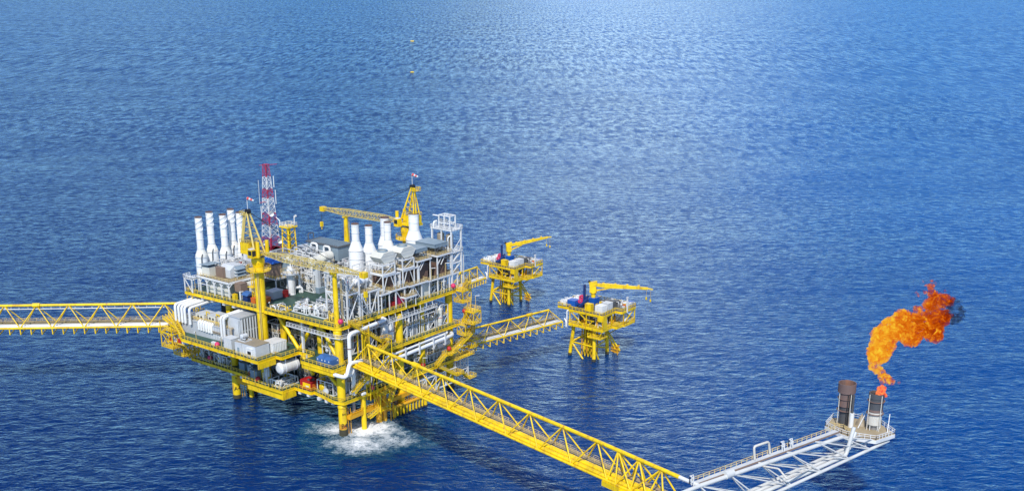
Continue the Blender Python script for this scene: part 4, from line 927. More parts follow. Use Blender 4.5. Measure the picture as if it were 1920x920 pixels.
pipe_thing('hooked white pipe beside the middle column of the right face', [(30, 1, 33), (32.6, 1, 33), (32.6, 1, 28.5), (31, 1, 28.5)], .42)
pipe_thing('long horizontal white vessel pipe at the right end below the middle deck', [(45, .5, 17.6), (51.5, .5, 17.8)], 1.25, 'lgrey')
sl = Thing('pipe_platform', 'small white framed platform with yellow rails carrying a white drum on the middle deck', 'platform', (29, 0, ZM))
mb = MB(); [mb.bar((X, Y, ZM), (X, Y, ZM+5), .3) for X in (26.3, 30) for Y in (-.6, 2.6)]; mb.bar((26.3, -.6, ZM), (30, -.6, ZM+5), .2); mb.bar((30, -.6, ZM), (30, 2.6, ZM+5), .2)
sl.part('frame', mb, 'white'); sl.part('platform', MB().box(26, 30.4, -.9, 2.9, ZM+5, ZM+5.2), 'grating'); sl.part('handrail', MB().rail([(26, -.9, ZM+5.2), (30.4, -.9, ZM+5.2), (30.4, 2.9, ZM+5.2)], 1.1, .13, 1.1), 'railyel')
sl.part('drum', MB().vessel((28.6, .8, ZM+5.8), (28.6, .8, ZM+7.6), .95), 'duct')

# ---------------------------------------------------------------- upper deck, left module
lm = Thing('left_module', 'white framed two level module at the left end of the upper deck', 'steel structure', (7, 56, ZU))
zd = 41.6
mb = MB(); Yc = (50.4, 54.2, 58.0, 61.8, 65.4)
for i, y in enumerate(Yc):
    mb.bar((-.6, y, ZU), (-.6, y, zd), .42); mb.bar((13.4, y, ZU), (13.4, y, zd), .34)
    for s_ in (-1, 1): mb.bar((-.6, y, zd-2.0), (-.6, y+s_*1.7, zd-.2), .22)
for x in (4, 8.6): mb.bar((x, 50.4, ZU), (x, 50.4, zd), .36); mb.bar((x, 50.4, zd-2), (x+1.6, 50.4, zd-.2), .2); mb.bar((x, 50.4, zd-2), (x-1.6, 50.4, zd-.2), .2)
mb.bar((-.6, 50, ZU+3), (-.6, 66, ZU+3), .2)
lm.part('frame_member', mb, 'white')
lm.part('platform', MB().box(-.9, 14, 50, 66, zd, zd+.12), 'grating')
lm.part('edge_beam', MB().box(-1.1, -.85, 49.8, 66, zd-.5, zd+.15).box(-1.1, 14.2, 49.7, 50, zd-.55, zd+.15), 'white')
lm.part('handrail', MB().rail([(-1, 66, zd+.15), (-1, 49.9, zd+.15), (14, 49.9, zd+.15)], 1.1, .1, 1.5), 'tanrail')
mb = MB(); 
for x in (-3.2, -.6):
    for y in (66.5, 70.5): mb.bar((x, y, ZU if x > -1 else ZU), (x, y, 40.8), .3)
mb.bar((-3.2, 66.5, ZU), (-3.2, 70.5, 40.6), .2); mb.bar((-3.2, 66.5, 40.7), (-3.2, 70.5, 40.7), .4); mb.bar((-3.2, 66.5, 40.7), (0, 66.5, 40.7), .4)
t = Thing('corner_platform', 'small white railed platform at the extreme left corner under the stacks', 'platform', (-2, 68, ZU)); t.part('frame', mb, 'white'); t.part('handrail', MB().rail([(-.6, 70.7, 40.9), (-3.4, 70.7, 40.9), (-3.4, 66.3, 40.9), (-.6, 66.3, 40.9)], 1.1, .12, 1.0), 'white'); t.part('platform', MB().box(-3.4, -.6, 66.3, 70.7, 40.7, 40.9), 'lgrey')
cabinet('long cream plant enclosure inside the left module of the upper deck', .8, 6, 52.5, 64, ZU, 4.2, 'cream', 'enclosure', 'enclosure', (9, 0), 'tan')
cabinet('brown box beside the cream enclosure at the open end of the left module', 1.4, 4.2, 46.8, 50.0, ZU+2.3, 2.9, 'brownl', 'brown_box', 'box')
cabinet('pale grey cabinet below the brown box on the upper deck', 5.4, 9.6, 46.4, 50, ZU, 4.4, 'cream', 'grey_cabinet', 'cabinet')
t = Thing('white_rack', 'narrow white rack standing under the brown box', 'rack', (1.4, 47, ZU)); t.part('frame', MB().box(.9, 1.2, 46.6, 47.2, ZU, ZU+2.6).box(1.9, 2.2, 46.6, 47.2, ZU, ZU+2.6).box(.9, 2.2, 46.6, 47.2, ZU+2.6, ZU+2.9), 'white')
t = Thing('yellow_locker', 'yellow locker at the foot of the left module columns', 'locker', (0, 48.6, ZU)); t.part('body', MB().box(-.2, 1.0, 48.2, 49.6, ZU, ZU+1.9), 'yellow')
# intake house on top
t = Thing('air_intake', 'grey air intake house with slanted bluish louvre hoods on top of the left module', 'air intake', (4, 56, zd))
t.part('body', MB().extr([(2.5, 53, zd+.4), (7.6, 53, zd+.4), (7.6, 53, zd+4.2), (4.4, 53, zd+4.4), (2.5, 53, zd+3.2)], (0, 5.6, 0)), 'lgrey')
for k in range(3):
    x = 5.0+k*.1; z = zd+3.9-k*1.15
    t.part('louvre_hood', MB().extr([(4.1, 52.9, z), (7.8, 52.9, z), (7.8, 51.3, z-.75), (4.1, 51.3, z-.75)], (0, .02, .16)), 'grey2')
    t.part('louvre_side', MB().extr([(4.1, 52.9, z), (4.1, 51.3, z-.75), (4.1, 52.9, z-.75)], (.08, 0, 0)), 'lgrey')
t.part('leg', MB().bar((4.4, 52, zd), (4.4, 52, zd+1.6), .2).bar((7.4, 52, zd), (7.4, 52, zd+1.6), .2), 'white')
cabinet('brown striped box behind the air intake of the left module', 1.2, 2.4, 55.5, 59, zd+.12, 3.6, 'brownl', 'brown_box', 'box', (5, 0))
t = cabinet('small cabinet with dark blue grey roof at the back of the left module top', -.2, 3.4, 60.5, 64.5, zd+.12, 3.4, 'cream', 'roofed_cabinet', 'cabinet', roof='grey2')
t.part('canopy', MB().extr([(-1, 60, zd+4.4), (4.2, 60, zd+4.4), (4.2, 65, zd+4.0), (-1, 65, zd+4.0)], (0, 0, .15)), 'grey2')
S_('pipework with white rails at the foot of the slim stacks', 3.5, 14, 60, 63, zd+.12, 4.6, 41, kinds='pvf', dens=1.2)
S_('grey machinery right of the air intake on the left module', 8.5, 13.5, 52, 59, zd+.12, 3.8, 42, kinds='pvf', mp='steel', m='lgrey')
for i, (x0, x1, y0, y1, m) in enumerate(((14.5, 18.5, 51, 54, 'brown'), (14.8, 18.8, 46.2, 49.5, 'brownl'), (19.5, 23.5, 45, 49, 'grey2'))):
    t = cabinet(['dark brown box with bright blue cover left of the near crane post', 'light brown box with bright blue cover beside the crane post', 'dull grey box right behind the crane post'][i], x0, x1, y0, y1, 40.5, 4.4, m, 'plant_box', 'plant box', (5, 0))
    if i < 2: t.part('cover', MB().extr([(x0-.6, y0-.6, 45.6), (x1+.5, y0-.6, 45.6), ((x0+x1)/2, y0-.6, 46.9)], (0, y1-y0+1, 0)), 'blue2')
t = Thing('steel_platform', 'steel platform carrying brown boxes behind the near crane post', 'platform', (18, 49, ZU)); t.part('platform', MB().box(14, 24, 44, 55, 40.3, 40.5), 'lgrey')
[t.part('leg', MB().bar((x, y, ZU), (x, y, 40.3), .36), 'white') for x in (14.3, 23.6) for y in (44.3, 54.6)]
t.part('handrail', MB().rail([(14, 55, 40.5), (14, 44, 40.5), (24, 44, 40.5)], 1.1, .1, 1.4), 'railyel')
t = cabinet('blue tarpaulin covered crate at the deck edge left of the crane post', .4, 3.2, 42.6, 45, ZU, 2.2, 'navy', 'blue_crate', 'crate'); t.part('tarpaulin', MB().extr([(0, 42.2, ZU+2.3), (3.6, 42.2, ZU+2.3), (2.4, 42.2, ZU+3.3), (1.0, 42.2, ZU+3.1)], (0, 3.0, 0)), 'blue')
for i, (x, y) in enumerate(((.8, 39.4), (3.6, 39.8), (3.2, 36.9))): cabinet(['orange bin at the deck edge left of the crane post', 'orange bin behind the first one', 'orange bin closest to the crane post'][i], x, x+2.2, y, y+2.0, ZU, 1.7, 'orange', 'orange_bin', 'bin')
t = Thing('yellow_ladder_tower', 'slim yellow lattice ladder tower left of the crane post', 'ladder', (2.6, 41, ZU)); mb = MB(); [mb.bar((2+i*.9, 41+j*.9, ZU), (2+i*.9, 41+j*.9, 46), .16) for i in (0, 1) for j in (0, 1)]; [mb.bar((2, 41, z), (2.9, 41, z+.8), .1) for z in range(36, 46)]; [mb.bar((2, 41.9, z+.8), (2, 41, z), .1) for z in range(36, 46)]; t.part('frame', mb, 'yellow'); t.part('rest_platform', MB().box(.8, 3.6, 40, 42.6, 41.2, 41.4), 'yellow')
# ---------------------------------------------------------------- upper deck, centre
cabinet('grey and red covered cage beside the crane post on the green deck', 7.4, 12, 38.2, 42, ZU, 2.6, 'grey', 'covered_cage', 'cage', (4, 5), 'lgrey')
cabinet('red box at the end of the covered cage', 11.6, 13.4, 37.2, 38.8, ZU, 2.2, 'red', 'red_box', 'box')
vt = Thing('contactor_tower', 'white vertical tower vessel with a round railed platform standing on the green deck', 'vessel', (16, 38.8, ZU))
vt.part('shell', MB().lathe((16, 38.8, 0), [(1.35, ZU), (1.35, ZU+.3), (1.15, ZU+.4), (1.15, ZU+8.6), (.7, ZU+9.3), (0, ZU+9.5)], 20), 'white')
vt.part('round_platform', MB().lathe((16, 38.8, ZU+7.3), [(1.1, 0), (3.2, 0), (3.2, .18), (1.1, .18)], 12), 'lgrey')
vt.part('handrail', MB().rail([(16+3.1*math.cos(a*math.pi/6), 38.8+3.1*math.sin(a*math.pi/6), ZU+7.5) for a in range(12)], 1.1, .12, 1, closed=True), 'tanrail')
vt.part('ladder', MB().bar((16, 37.4, ZU), (16, 37.4, ZU+7), .12).bar((16.5, 37.4, ZU), (16.5, 37.4, ZU+7), .12), 'white'); vt.part('level_gauge', MB().bar((16.2, 37.5, ZU+2), (16.2, 37.5, ZU+5.2), .2), 'dgrey')
pipe_thing('white pipe elbow coming out of the green deck beside the tower vessel', [(17.4, 38.6, 38.0), (19.6, 37.4, 38.0), (19.6, 37.4, 36.1)], .42)
pipe_thing('tall hooked white pipe rising behind the tower vessel', [(19.4, 38.3, 36), (19.4, 38.3, 42.3), (17.5, 40.3, 42.3)], .4)
row(ZU, [
 ('white framed pipe module on the green deck right of the tower vessel', 21.5, 28.5, 33.5, 40, 6.2, 51, 'pvf', 'white', 'duct', 1.3),
 ('white platform module behind the crane boom, left of the cream tanks', 20, 28, 42, 49, 10.4, 52, 'pvf', 'white', 'duct', .9),
 ('white pipe module with rounded pipes in the centre of the deck', 29, 36, 36, 43, 8.6, 53, 'pvf', 'white', 'duct', 1.1),
 ('crowded pipe module behind the centre of the deck', 28, 33, 44, 50, 12.2, 54, 'pvf', 'lgrey', 'duct', .9),
 ('pipe module at the back left of the deck beside the mast', 25, 32, 52, 60, 9.8, 55, 'pvf', 'lgrey', 'steel', .8),
 ('pipe module behind the wide exhaust stacks', 38, 46, 26, 32, 9.5, 56, 'pvf', 'white', 'steel', .9),
 ('busy pipe module at the foot of the left wide stacks', 24, 33, 24.5, 30, 9.4, 57, 'pvf', 'white', 'steel', 1.1),
 ('busy pipe module in front of the left wide stacks', 22, 33, 15, 19, 9.2, 58, 'pvf', 'white', 'duct', 1.1),
 ('white pipe module with pale walkway in the middle right of the deck', 14.5, 21, 12, 18, 9.4, 59, 'pvf', 'white', 'duct', 1.2),
 ('white pipe module deep in the middle of the upper deck', 22, 29, 20, 24, 7.6, 60, 'pvf', 'lgrey', 'steel', 1.2),
 ('low white manifold skid at the green deck edge near the front post', 3.0, 9.5, 8.8, 15.4, 3.4, 61, 'pv', 'white', 'duct', 1.6),
 ('low white manifold with bent pipes at the edge of the open green deck', 2.4, 8.6, 16, 23.6, 2.6, 62, 'pv', 'white', 'duct', 1.6),
 ('pale low piping behind the manifold skids', 10, 14, 11, 22, 3.0, 63, 'pv', 'lgrey', 'duct', 1.2),
 ('yellow and white valve group behind the front post', 1.6, 4, 2.6, 8.0, 3.2, 64, 'p', 'railyel', 'railyel', 1.6)])
cabinet('dark blue tank box on the green deck edge in front of the pipe module', 21.8, 24.6, 31.4, 33.2, ZU, 1.9, 'grey2', 'dark_box', 'box')
cabinet('white ribbed box on the green deck beside the dark blue one', 25.0, 27, 30.4, 32, ZU, 2.2, 'white', 'white_box', 'box', (3, 3))
for i, (px, py, z, r, L_) in enumerate(((592, 489, 47, 1.7, 4), (612, 480, 48, 1.6, 3.6), (588, 500, 43, 1.25, 2), (601, 505, 42, 1.3, 2))):
    p = PZ(px, py, z); t = Thing('storage_tank', ['large cream horizontal tank left in the middle of the upper deck', 'large cream horizontal tank right of its twin behind the boom', 'white domed tank below the boom, left one', 'white domed tank below the boom, right one'][i], 'tank', (p.x, p.y, p.z-r))
    if i < 2: t.part('shell', MB().vessel(p-Vector((L_/2, 0, 0)), p+Vector((L_/2, 0, 0)), r), 'cream')
    else: t.part('shell', MB().vessel((p.x, p.y, p.z-4), (p.x, p.y, p.z), r), 'white')
    t.part('saddle', MB().box(p.x-.6, p.x+.6, p.y-r*.7, p.y+r*.7, ZU, p.z-r*.6), 'lgrey')
# grey blue cooler house at the back
ch = Thing('cooler_house', 'blue grey cooler house with a dark slatted roof at the back centre of the deck', 'plant building', (38, 44, 46))
p0, p1 = PZ(579, 461, 47.5), PZ(632, 474, 47.5)
cy0, cy1 = p1.y, p0.y; cx0 = (p0.x+p1.x)/2; cx1 = cx0+6.5
ch.part('wall', MB().box(cx0, cx1, cy0, cy1, 44.5, 49.2), 'grey2')
ch.part('roof', MB().box(cx0-.4, cx1+.4, cy0-.4, cy1+.4, 49.2, 49.6), 'dgrey')
ch.part('roof_slats', (lambda mb: [mb.box(cx0, cx1, cy0+k*1.1, cy0+k*1.1+.3, 49.6, 49.85) for k in range(int((cy1-cy0)/1.1))] and mb)(MB()), 'grey2')
ch.part('leg', MB().box(cx0, cx0+.5, cy0, cy0+.5, ZU, 44.5).box(cx1-.5, cx1, cy0, cy0+.5, ZU, 44.5).box(cx0, cx0+.5, cy1-.5, cy1, ZU, 44.5), 'lgrey')
ch.part('pipe', MB().pipe([(cx0-1, cy1-3, 46), (cx0-1, cy1-3, 49.4), (cx0-1, cy1-6, 49.4), (cx0-1, cy1-6, 46)], .4).pipe([(cx0-1, cy0+6, 46), (cx0-1, cy0+6, 49.2), (cx0-1, cy0+3, 49.2), (cx0-1, cy0+3, 46)], .4), 'duct')
ch.part('roof_frame', MB().pipe([(cx0+1, cy1+.5, 49.6), (cx0+1, cy1+.5, 51.8), (cx0+3.5, cy1+.5, 51.8), (cx0+3.5, cy1+.5, 49.8)], .2), 'dgrey')
S_('white pipes and rails crowded in front of the cooler house', cx0-6.5, cx0-1.2, cy0+1, cy1-1, 41, 6.4, 71, kinds='pvf', dens=1.0)
S_('railed equipment right of the cooler house', cx0, cx1, cy0-8, cy0-1.5, 42, 3.4, 72, kinds='pvf', m='lgrey', mp='steel')
t = Thing('mast_deck', 'dark roof deck at the foot of the radio mast and the yellow tower', 'platform', (34, 66, ZU)); t.part('platform', MB().box(27, 42, 57, 71, 43.6, 44), 'dgrey'); [t.part('leg', MB().bar((x, y, ZU), (x, y, 43.6), .4), 'white') for x in (27.4, 41.6) for y in (57.4, 70.6)]
t.part('wall', MB().box(29, 41.2, 60, 70.5, ZU, 43.5), 'grey')
for i, (x0, x1, y0, y1, h) in enumerate(((16, 24, 57, 66, 8.2), (44, 52, 33, 48, 8.0), (36, 43, 8.2, 19, 5.4), (46, 52.5, 52, 69, 6.5))):
    cabinet(['grey plant building between the left module and the mast', 'grey plant building behind the right hand stacks', 'grey enclosure behind the brown boxes', 'grey building at the far back corner of the upper deck'][i], x0, x1, y0, y1, ZU, h, 'grey', 'plant_building', 'building', (8, 6))

# ---------------------------------------------------------------- upper deck, right face
fm = Thing('front_frame', 'tall open white steel frame at the front corner behind the yellow post', 'steel frame', (6.7, 4.2, ZU))
X, Y, Z = (4.1, 9.4), (-.2, 8.8), (ZU, 45.2, 51.3)
for x in X:
    for y in Y: fm.part('column', MB().bar((x, y, ZU), (x, y, 51.3), .46), 'white')
mb = MB()
for z in (45.0, 51.1):
    for a, b in (((X[0], Y[0]), (X[1], Y[0])), ((X[1], Y[0]), (X[1], Y[1])), ((X[1], Y[1]), (X[0], Y[1])), ((X[0], Y[1]), (X[0], Y[0]))): mb.bar((*a, z), (*b, z), .34, .55)
mb.bar((X[0], 4.3, 51.1), (X[1], 4.3, 51.1), .3)
fm.part('beam', mb, 'white')
mb = MB(); mb.bar((X[0], Y[0], 45.2), (X[1], Y[0], 51), .24); mb.bar((X[0], Y[0], ZU), (X[1], Y[0], 45), .24); mb.bar((X[1], Y[0], ZU+4), (X[1]+4, Y[0], ZU), .2); mb.bar((X[0], Y[0], ZU), (X[0], Y[1], 45), .24); mb.bar((X[0], Y[0], 45.2), (X[0], Y[1], 51), .2)
fm.part('bracing', mb, 'white')
fm.part('platform', MB().box(X[0], X[1], Y[0], Y[1], 45.2, 45.3), 'grating'); fm.part('handrail', MB().rail([(X[0], Y[1], 45.3), (X[0], Y[0], 45.3), (X[1], Y[0], 45.3)], 1.1, .1, 1.3), 'tanrail')
S_('pipes and valves standing inside the upper bay of the front frame', 4.6, 9, .4, 8.2, 45.32, 4.4, 81, kinds='pv', dens=1.2, m='white')
S_('pipes and vessels inside the lower bay of the front frame', 4.6, 9, .6, 8.2, ZU, 7.6, 82, kinds='pv', dens=1.1, m='white')
ht = Thing('horizontal_vessel', 'pale blue grey horizontal vessel on a white frame right of the front frame', 'vessel', (13, 4, 44)); ht.part('shell', MB().vessel((10.8, 3, 47.2), (15.6, 3, 47.2), 1.25, 20), 'duct'); ht.part('saddle', MB().box(11.4, 11.8, 2, 4, 44.6, 46.6).box(14.6, 15, 2, 4, 44.6, 46.6), 'lgrey')
# cooler support: a long white structure with stepped decks
cs = Thing('cooler_structure', 'long white steel structure with railed tan walkways along the right side of the upper deck', 'steel structure', (34, 4, ZU))
def wdeck(x0, x1, y0, y1, z, rail_=True, m='grating'):
    p = cs.part('walkway', MB().box(x0, x1, y0, y1, z-.1, z), m)
    cs.part('edge_beam', MB().box(x0-.12, x1+.12, y0-.3, y0-.02, z-.45, z+.06).box(x0-.3, x0-.02, y0, y1, z-.45, z+.06).box(x1+.02, x1+.3, y0, y1, z-.45, z+.06), 'white', p)
    if rail_: cs.part('handrail', MB().rail([(x0, y1, z), (x0, y0, z), (x1, y0, z), (x1, y1, z)], 1.1, .1, 1.3), 'tanrail', p)
def wcols(xs, y, z0, z1, r=.34, br=True):
    for x in xs: cs.part('column', MB().bar((x, y, z0), (x, y, z1), r), 'white')
    if br:
        mb = MB()
        for i, (a, b) in enumerate(zip(xs, xs[1:])): mb.bar((a, y, z0) if i % 2 else (b, y, z0), (b, y, z1) if i % 2 else (a, y, z1), r*.7)
        cs.part('bracing', mb, 'white')
wdeck(10.3, 18.6, 0, 8, 44.2); wcols([10.5, 14, 17.8], -.1, ZU, 44.0)
wdeck(18.6, 23.0, -.4, 4, 42.0, m='lgrey'); wcols([19, 22.6], -.3, ZU, 41.8, .3, False); 
wdeck(23.2, 31.2, -.6, 9, 42.3); wdeck(31.4, 40.4, -.8, 9, 42.1); wdeck(40.6, 57.0, -.2, 9, 41.6)
wcols([25.4, 29.6, 33.6, 37.8], -.5, ZU, 42.0, .36); wcols([42, 46.2, 49.3, 52.2, 56.4], -.2, ZU, 41.4, .36, False)
wdeck(27.8, 33, -2.6, -.6, 39.4); cs.part('column', MB().bar((28, -2.5, ZU), (28, -2.5, 39.3), .24).bar((32.6, -2.5, ZU), (32.6, -2.5, 39.3), .24), 'white')
# two hood towers
def hood_tower(x0, x1, label, y0=-.3, y1=5.2, zb=51.0):
    for x in (x0, x1):
        for y in (y0, y1): cs.part('column', MB().bar((x, y, 42.2), (x, y, zb), .34), 'white')
    mb = MB()
    for z in (zb-2.9, zb):
        mb.bar((x0, y0, z), (x1, y0, z), .3, .4); mb.bar((x0, y0, z), (x0, y1, z), .3, .4); mb.bar((x1, y0, z), (x1, y1, z), .3, .4)
    mb.bar((x0, y0, zb-2.9), (x1, y0, zb), .2); mb.bar((x0, y1, 42.2), (x0, y0, zb-2.9), .2); mb.bar((x0, y0, 42.2), (x0+2.4, y0, zb-2.9), .2); mb.bar((x1, y0, 42.2), (x1-2.4, y0, zb-2.9), .2)
    cs.part('beam', mb, 'white')
    wdeck(x0, x1, y0, y1, zb-2.9)
    cs.part('portal_frame', MB().bar((x1+2.2, y0, 42.2), (x1+2.2, y0, 47.4), .42).bar((x0, y0, 47.4), (x1+2.4, y0, 47.4), .4).bar((x1+2.2, y0, 47.4), (x1+2.2, y1, 47.4), .36), 'white')
    t = Thing('exhaust_hood', label, 'hood', ((x0+x1)/2, (y0+y1)/2, zb+.2))
    z = zb+.6; xm0, xm1 = x0-.2, x1+1.6
    prof = [(xm0, z+1.8), (xm0+1.6, z-.2), (xm1-1.7, z-.2), (xm1, z+1.8), (xm1-1.6, z+3.2), (xm0+1.6, z+3.2)]
    sh = t.part('shell', MB().extr([(a, y0+.5, b) for a, b in prof], (0, 4.8, 0)), 'cream')
    t.part('panel_seam', (lambda q: [q.box(xm0+.6, xm1-.6, y0+.47, y0+.5, z+h-.04, z+h+.04) for h in (1.0, 2.1)] and q)(MB()), 'grey', sh)
    t.part('fan_ring', MB().lathe(((xm0+xm1)/2-.3, y0+2.9, z+3.2), [(1.7, 0), (1.7, .5), (1.5, .5), (1.5, .1)], 24), 'grey2')
    t.part('louvre_side', MB().extr([(xm1-1.6, y0+.44, z+.05), (xm1+.04, y0+.44, z+2.1), (xm1+.14, y0+.44, z+2.0), (xm1-1.5, y0+.44, z-.02)], (0, 5, 0)), 'grey')
    t.part('leg', MB().bar((x0+.8, y0+.8, zb), (x0+.8, y0+.8, z), .24).bar((x1-.6, y0+.8, zb), (x1-.6, y0+.8, z), .24).bar((x1-.6, y0+4.4, zb), (x1-.6, y0+4.4, z+.5), .24).bar((x0+2, y0+.6, zb), (x1-.6, y0+.8, z), .14), 'white')
hood_tower(20.0, 25.6, 'eight sided cream hood nearer the front, above the first brown box')
hood_tower(29.2, 34.6, 'eight sided cream hood farther right, beside the flat blue grey coolers')
for i, (x0, x1, zb) in enumerate(((36.4, 42.6, 49.4), (46.2, 53.0, 49.3))):
    for x in (x0, x1):
        for y in (-.2, 8): cs.part('column', MB().bar((x, y, 41.8), (x, y, zb), .36), 'white')
    cs.part('bracing', MB().bar((x0, -.2, zb-3.4), (x0+2.8, -.2, zb), .22).bar((x1-2.4, -.2, zb), (x1-5, -.2, zb-3.4), .22), 'white')
    wdeck(x0-.2, x1+.2, -.5, 8.5, zb)
    t = Thing('air_cooler', ['flat blue grey cooler on a railed platform left of the other one', 'flat blue grey cooler on the railed platform beside the white tower'][i], 'cooler', ((x0+x1)/2, 4, zb))
    z = zb+2.2
    t.part('body', MB().box(x0+.2, x1-.2, 1.0, 9.6, z, z+1.2), 'grey2'); t.part('rim', MB().box(x0, x1,   .8, 9.8, z+1.2, z+1.34), 'grey2')
    t.part('ribs', MB().louvre(x0+.2, x1-.2, .6, .6, z+.1, z+1.2, 'y', 9), 'grey2')
    mb = MB(); [mb.bar((x, y, zb), (x, y, z), .22) for x in (x0+.5, x1-.5) for y in (1, 5.5, 10)]; mb.bar((x0+.5, 1, zb), (x0+2.5, 1, z), .16); mb.bar((x1-.5, 1, zb), (x1-2.5, 1, z), .16); t.part('leg', mb, 'dgrey')
    t.part('fan_motor', MB().tube(((x0+x1)/2, 3, zb+.8), ((x0+x1)/2, 3, z), .8, n=12).tube(((x0+x1)/2, 7, zb+.8), ((x0+x1)/2, 7, z), .8, n=12), 'dgrey')
# brown louvred boxes
for i, (x0, x1, h) in enumerate(((24.2, 27.0, 4.0), (30.6, 34.4, 4.2), (38.2, 43.2, 4.8), (47.2, 52.8, 4.9))):
    t = Thing('louvred_box', ['smallest dark brown ribbed box under the front hood', 'dark brown ribbed box under the second hood', 'large dark brown ribbed box under the left flat cooler', 'large reddish brown ribbed box nearest the white tower'][i], 'plant box', ((x0+x1)/2, 4, 42.2), group='brown ribbed boxes along the right side of the upper deck')
    z = 42.35 if i < 2 else (42.15 if i == 2 else 41.65)
    b_ = t.part('body', MB().box(x0, x1, 1.4, 8.4, z, z+h), 'brown'); t.part('roof', MB().box(x0-.08, x1+.08, 1.3, 8.5, z+h, z+h+.12), 'dgrey')
    t.part('ribs', MB().louvre(x0+.1, x1-.1, 1.4, 1.4, z+.1, z+h-.1, 'y', int((x1-x0)/.55), .14), 'brown', b_)
    t.part('ribs', MB().louvre(x0, x0, 1.5, 8.3, z+.1, z+h-.1, 'x', 11, .14), 'brown', b_)
cabinet('small white box on the walkway between the brown boxes', 27.6, 29.2, .2, 1.6, 42.35, 1.7, 'white', 'white_box', 'box')
cabinet('cream box on the upper deck below the right hand walkway', 39.6, 43.4, .8, 4.6, ZU, 4.8, 'cream', 'cream_box', 'box', (0, 0), 'brown')
for i, (x, y) in enumerate(((27.0, .6), (29.8, .6), (24.6, 1.0))): cabinet(['dark pink box under the right hand walkway, left of its twin', 'dark pink box under the right hand walkway, right of its twin', 'red hose box left of the pink boxes'][i], x, x+1.9, y, y+1.4, ZU, 2.9 if i < 2 else 1.6, 'pink' if i < 2 else 'red', 'pink_box' if i < 2 else 'red_box', 'box')
row(ZU, [
 ('dim piping under the walkway left of the pink boxes', 10.6, 18, 1.2, 8, 7.2, 91, 'pvf', 'white', 'duct', 1.0),
 ('piping below the front hood tower on the upper deck', 19, 24, 2.6, 9, 5.4, 92, 'pvf', 'lgrey', 'steel', 1.0),
 ('dim piping below the second hood tower', 31, 38.5, 1.4, 8, 5.4, 93, 'pvf', 'lgrey', 'steel', 1.0),
 ('dim piping below the large brown boxes', 44.5, 52.5, 1.2, 8, 5.0, 94, 'pvf', 'lgrey', 'steel', 1.0)])
S_('pipes on the tan walkway right of the front frame', 15.8, 18.4, .5, 7.4, 44.3, 3.0, 95, kinds='pv', m='white', dens=1.2)
# white tower at the right hand end
wt = Thing('white_tower', 'tall white steel tower with tan tanks at the right end of the platform', 'steel tower', (56, 4, ZU))
X0, X1, Y0, Y1 = 53.6, 58.6, -.2, 8.4
for x in (X0, X1):
    for y in (Y0, Y1): wt.part('column', MB().bar((x, y, 41.4 if x == X1 else ZU), (x, y, 57), .5), 'white')
wt.part('column', MB().bar(((X0), 4.2, 48.4), ((X0), 4.2, 57), .4), 'white')
for z, nm in ((48.6, 'a'), (56.2, 'b')):
    p = wt.part('platform', MB().box(X0-.4, X1+.4, Y0-.4, Y1+.4, z, z+.25), 'white'); wt.part('handrail', MB().rail([(X0-.4, Y0-.4, z+.25), (X1+.4, Y0-.4, z+.25), (X1+.4, Y1+.4, z+.25), (X0-.4, Y1+.4, z+.25)], 1.15, .15, 1.3, closed=True), 'white', p)
mb = MB(); mb.bar((X0, Y0, 45), (X1, Y0, 45), .4); mb.bar((X0, Y0, 41.6), (X1, Y0, 45), .3); mb.bar((X0, Y0, 45.2), (X1, Y0, 48.6), .4); mb.bar((X1, Y0, 45), (X1, Y1, 45), .3); mb.bar((X0, Y0, 48.6), (X1, Y0, 53), .2); wt.part('bracing', mb, 'white')
for y in (2.2, 6.2): wt.part('tank', MB().vessel((X0+1.9, y, 50.6), (X0+1.9, y, 54.2), 1.25, 16), 'tan')
mb = MB()
for x in (X0+.9, X1-1.2):
    for y in (1.2, 3.6, 6.0): mb.bar((x, y, 56.4), (x, y, 61.0), .36)
for z in (58.4, 60.9):
    for x in (X0+.9, X1-1.2): mb.bar((x, 1.2, z), (x, 6, z), .3)
    for y in (1.2, 3.6, 6): mb.bar((X0+.9, y, z), (X1-1.2, y, z), .3)
wt.part('top_frame', mb, 'white')
wt.part('valves', (lambda q: [q.tube((X0+.8, y, z), (X0+.8, y+.1, z+.9), .45, n=8) for y in (2.4, 4.8) for z in (57.0, 59.0)] and q)(MB()), 'steel')
wt.part('pipe', MB().pipe([(X0-.2, 7.4, 56.5), (X0-.2, 7.4, 58.6), (X0+1.4, 7.4, 58.6)], .3).pipe([(X0+.9, 6.4, 60.6), (X0+.9, 8.6, 60.6)], .22).pipe([(X0-.4, 1, 48.8), (X0-.4, 1, 54), (X0+1.5, 1, 54.6)], .22), 'duct')
wt.part('caged_ladder', MB().bar((X1+1, .4, ZU), (X1+1, .4, 48.6), .24).bar((X1+1.9, .4, ZU), (X1+1.9, .4, 47.8), .24).bar((X1+.4, 2.2, ZU), (X1+.4, 2.2, 48.6), .24).rail([(X1+1, .4, ZU), (X1+1, .4, 47)], .5, .12, .8), 'white')
wt.part('base_platform', MB().box(54.6, 60.8, -.4, 6, ZU-.3, ZU), 'lgrey')
S_('pipes inside the middle bay of the white tower', 54.4, 58, .6, 7.6, 45, 3.2, 96, kinds='pv', m='white', dens=1.4)
S_('railed landing with pipes behind the white tower', 53.2, 54.8, 8.8, 13.6, 48, 2.4, 97, kinds='pf', m='white', dens=1.2)
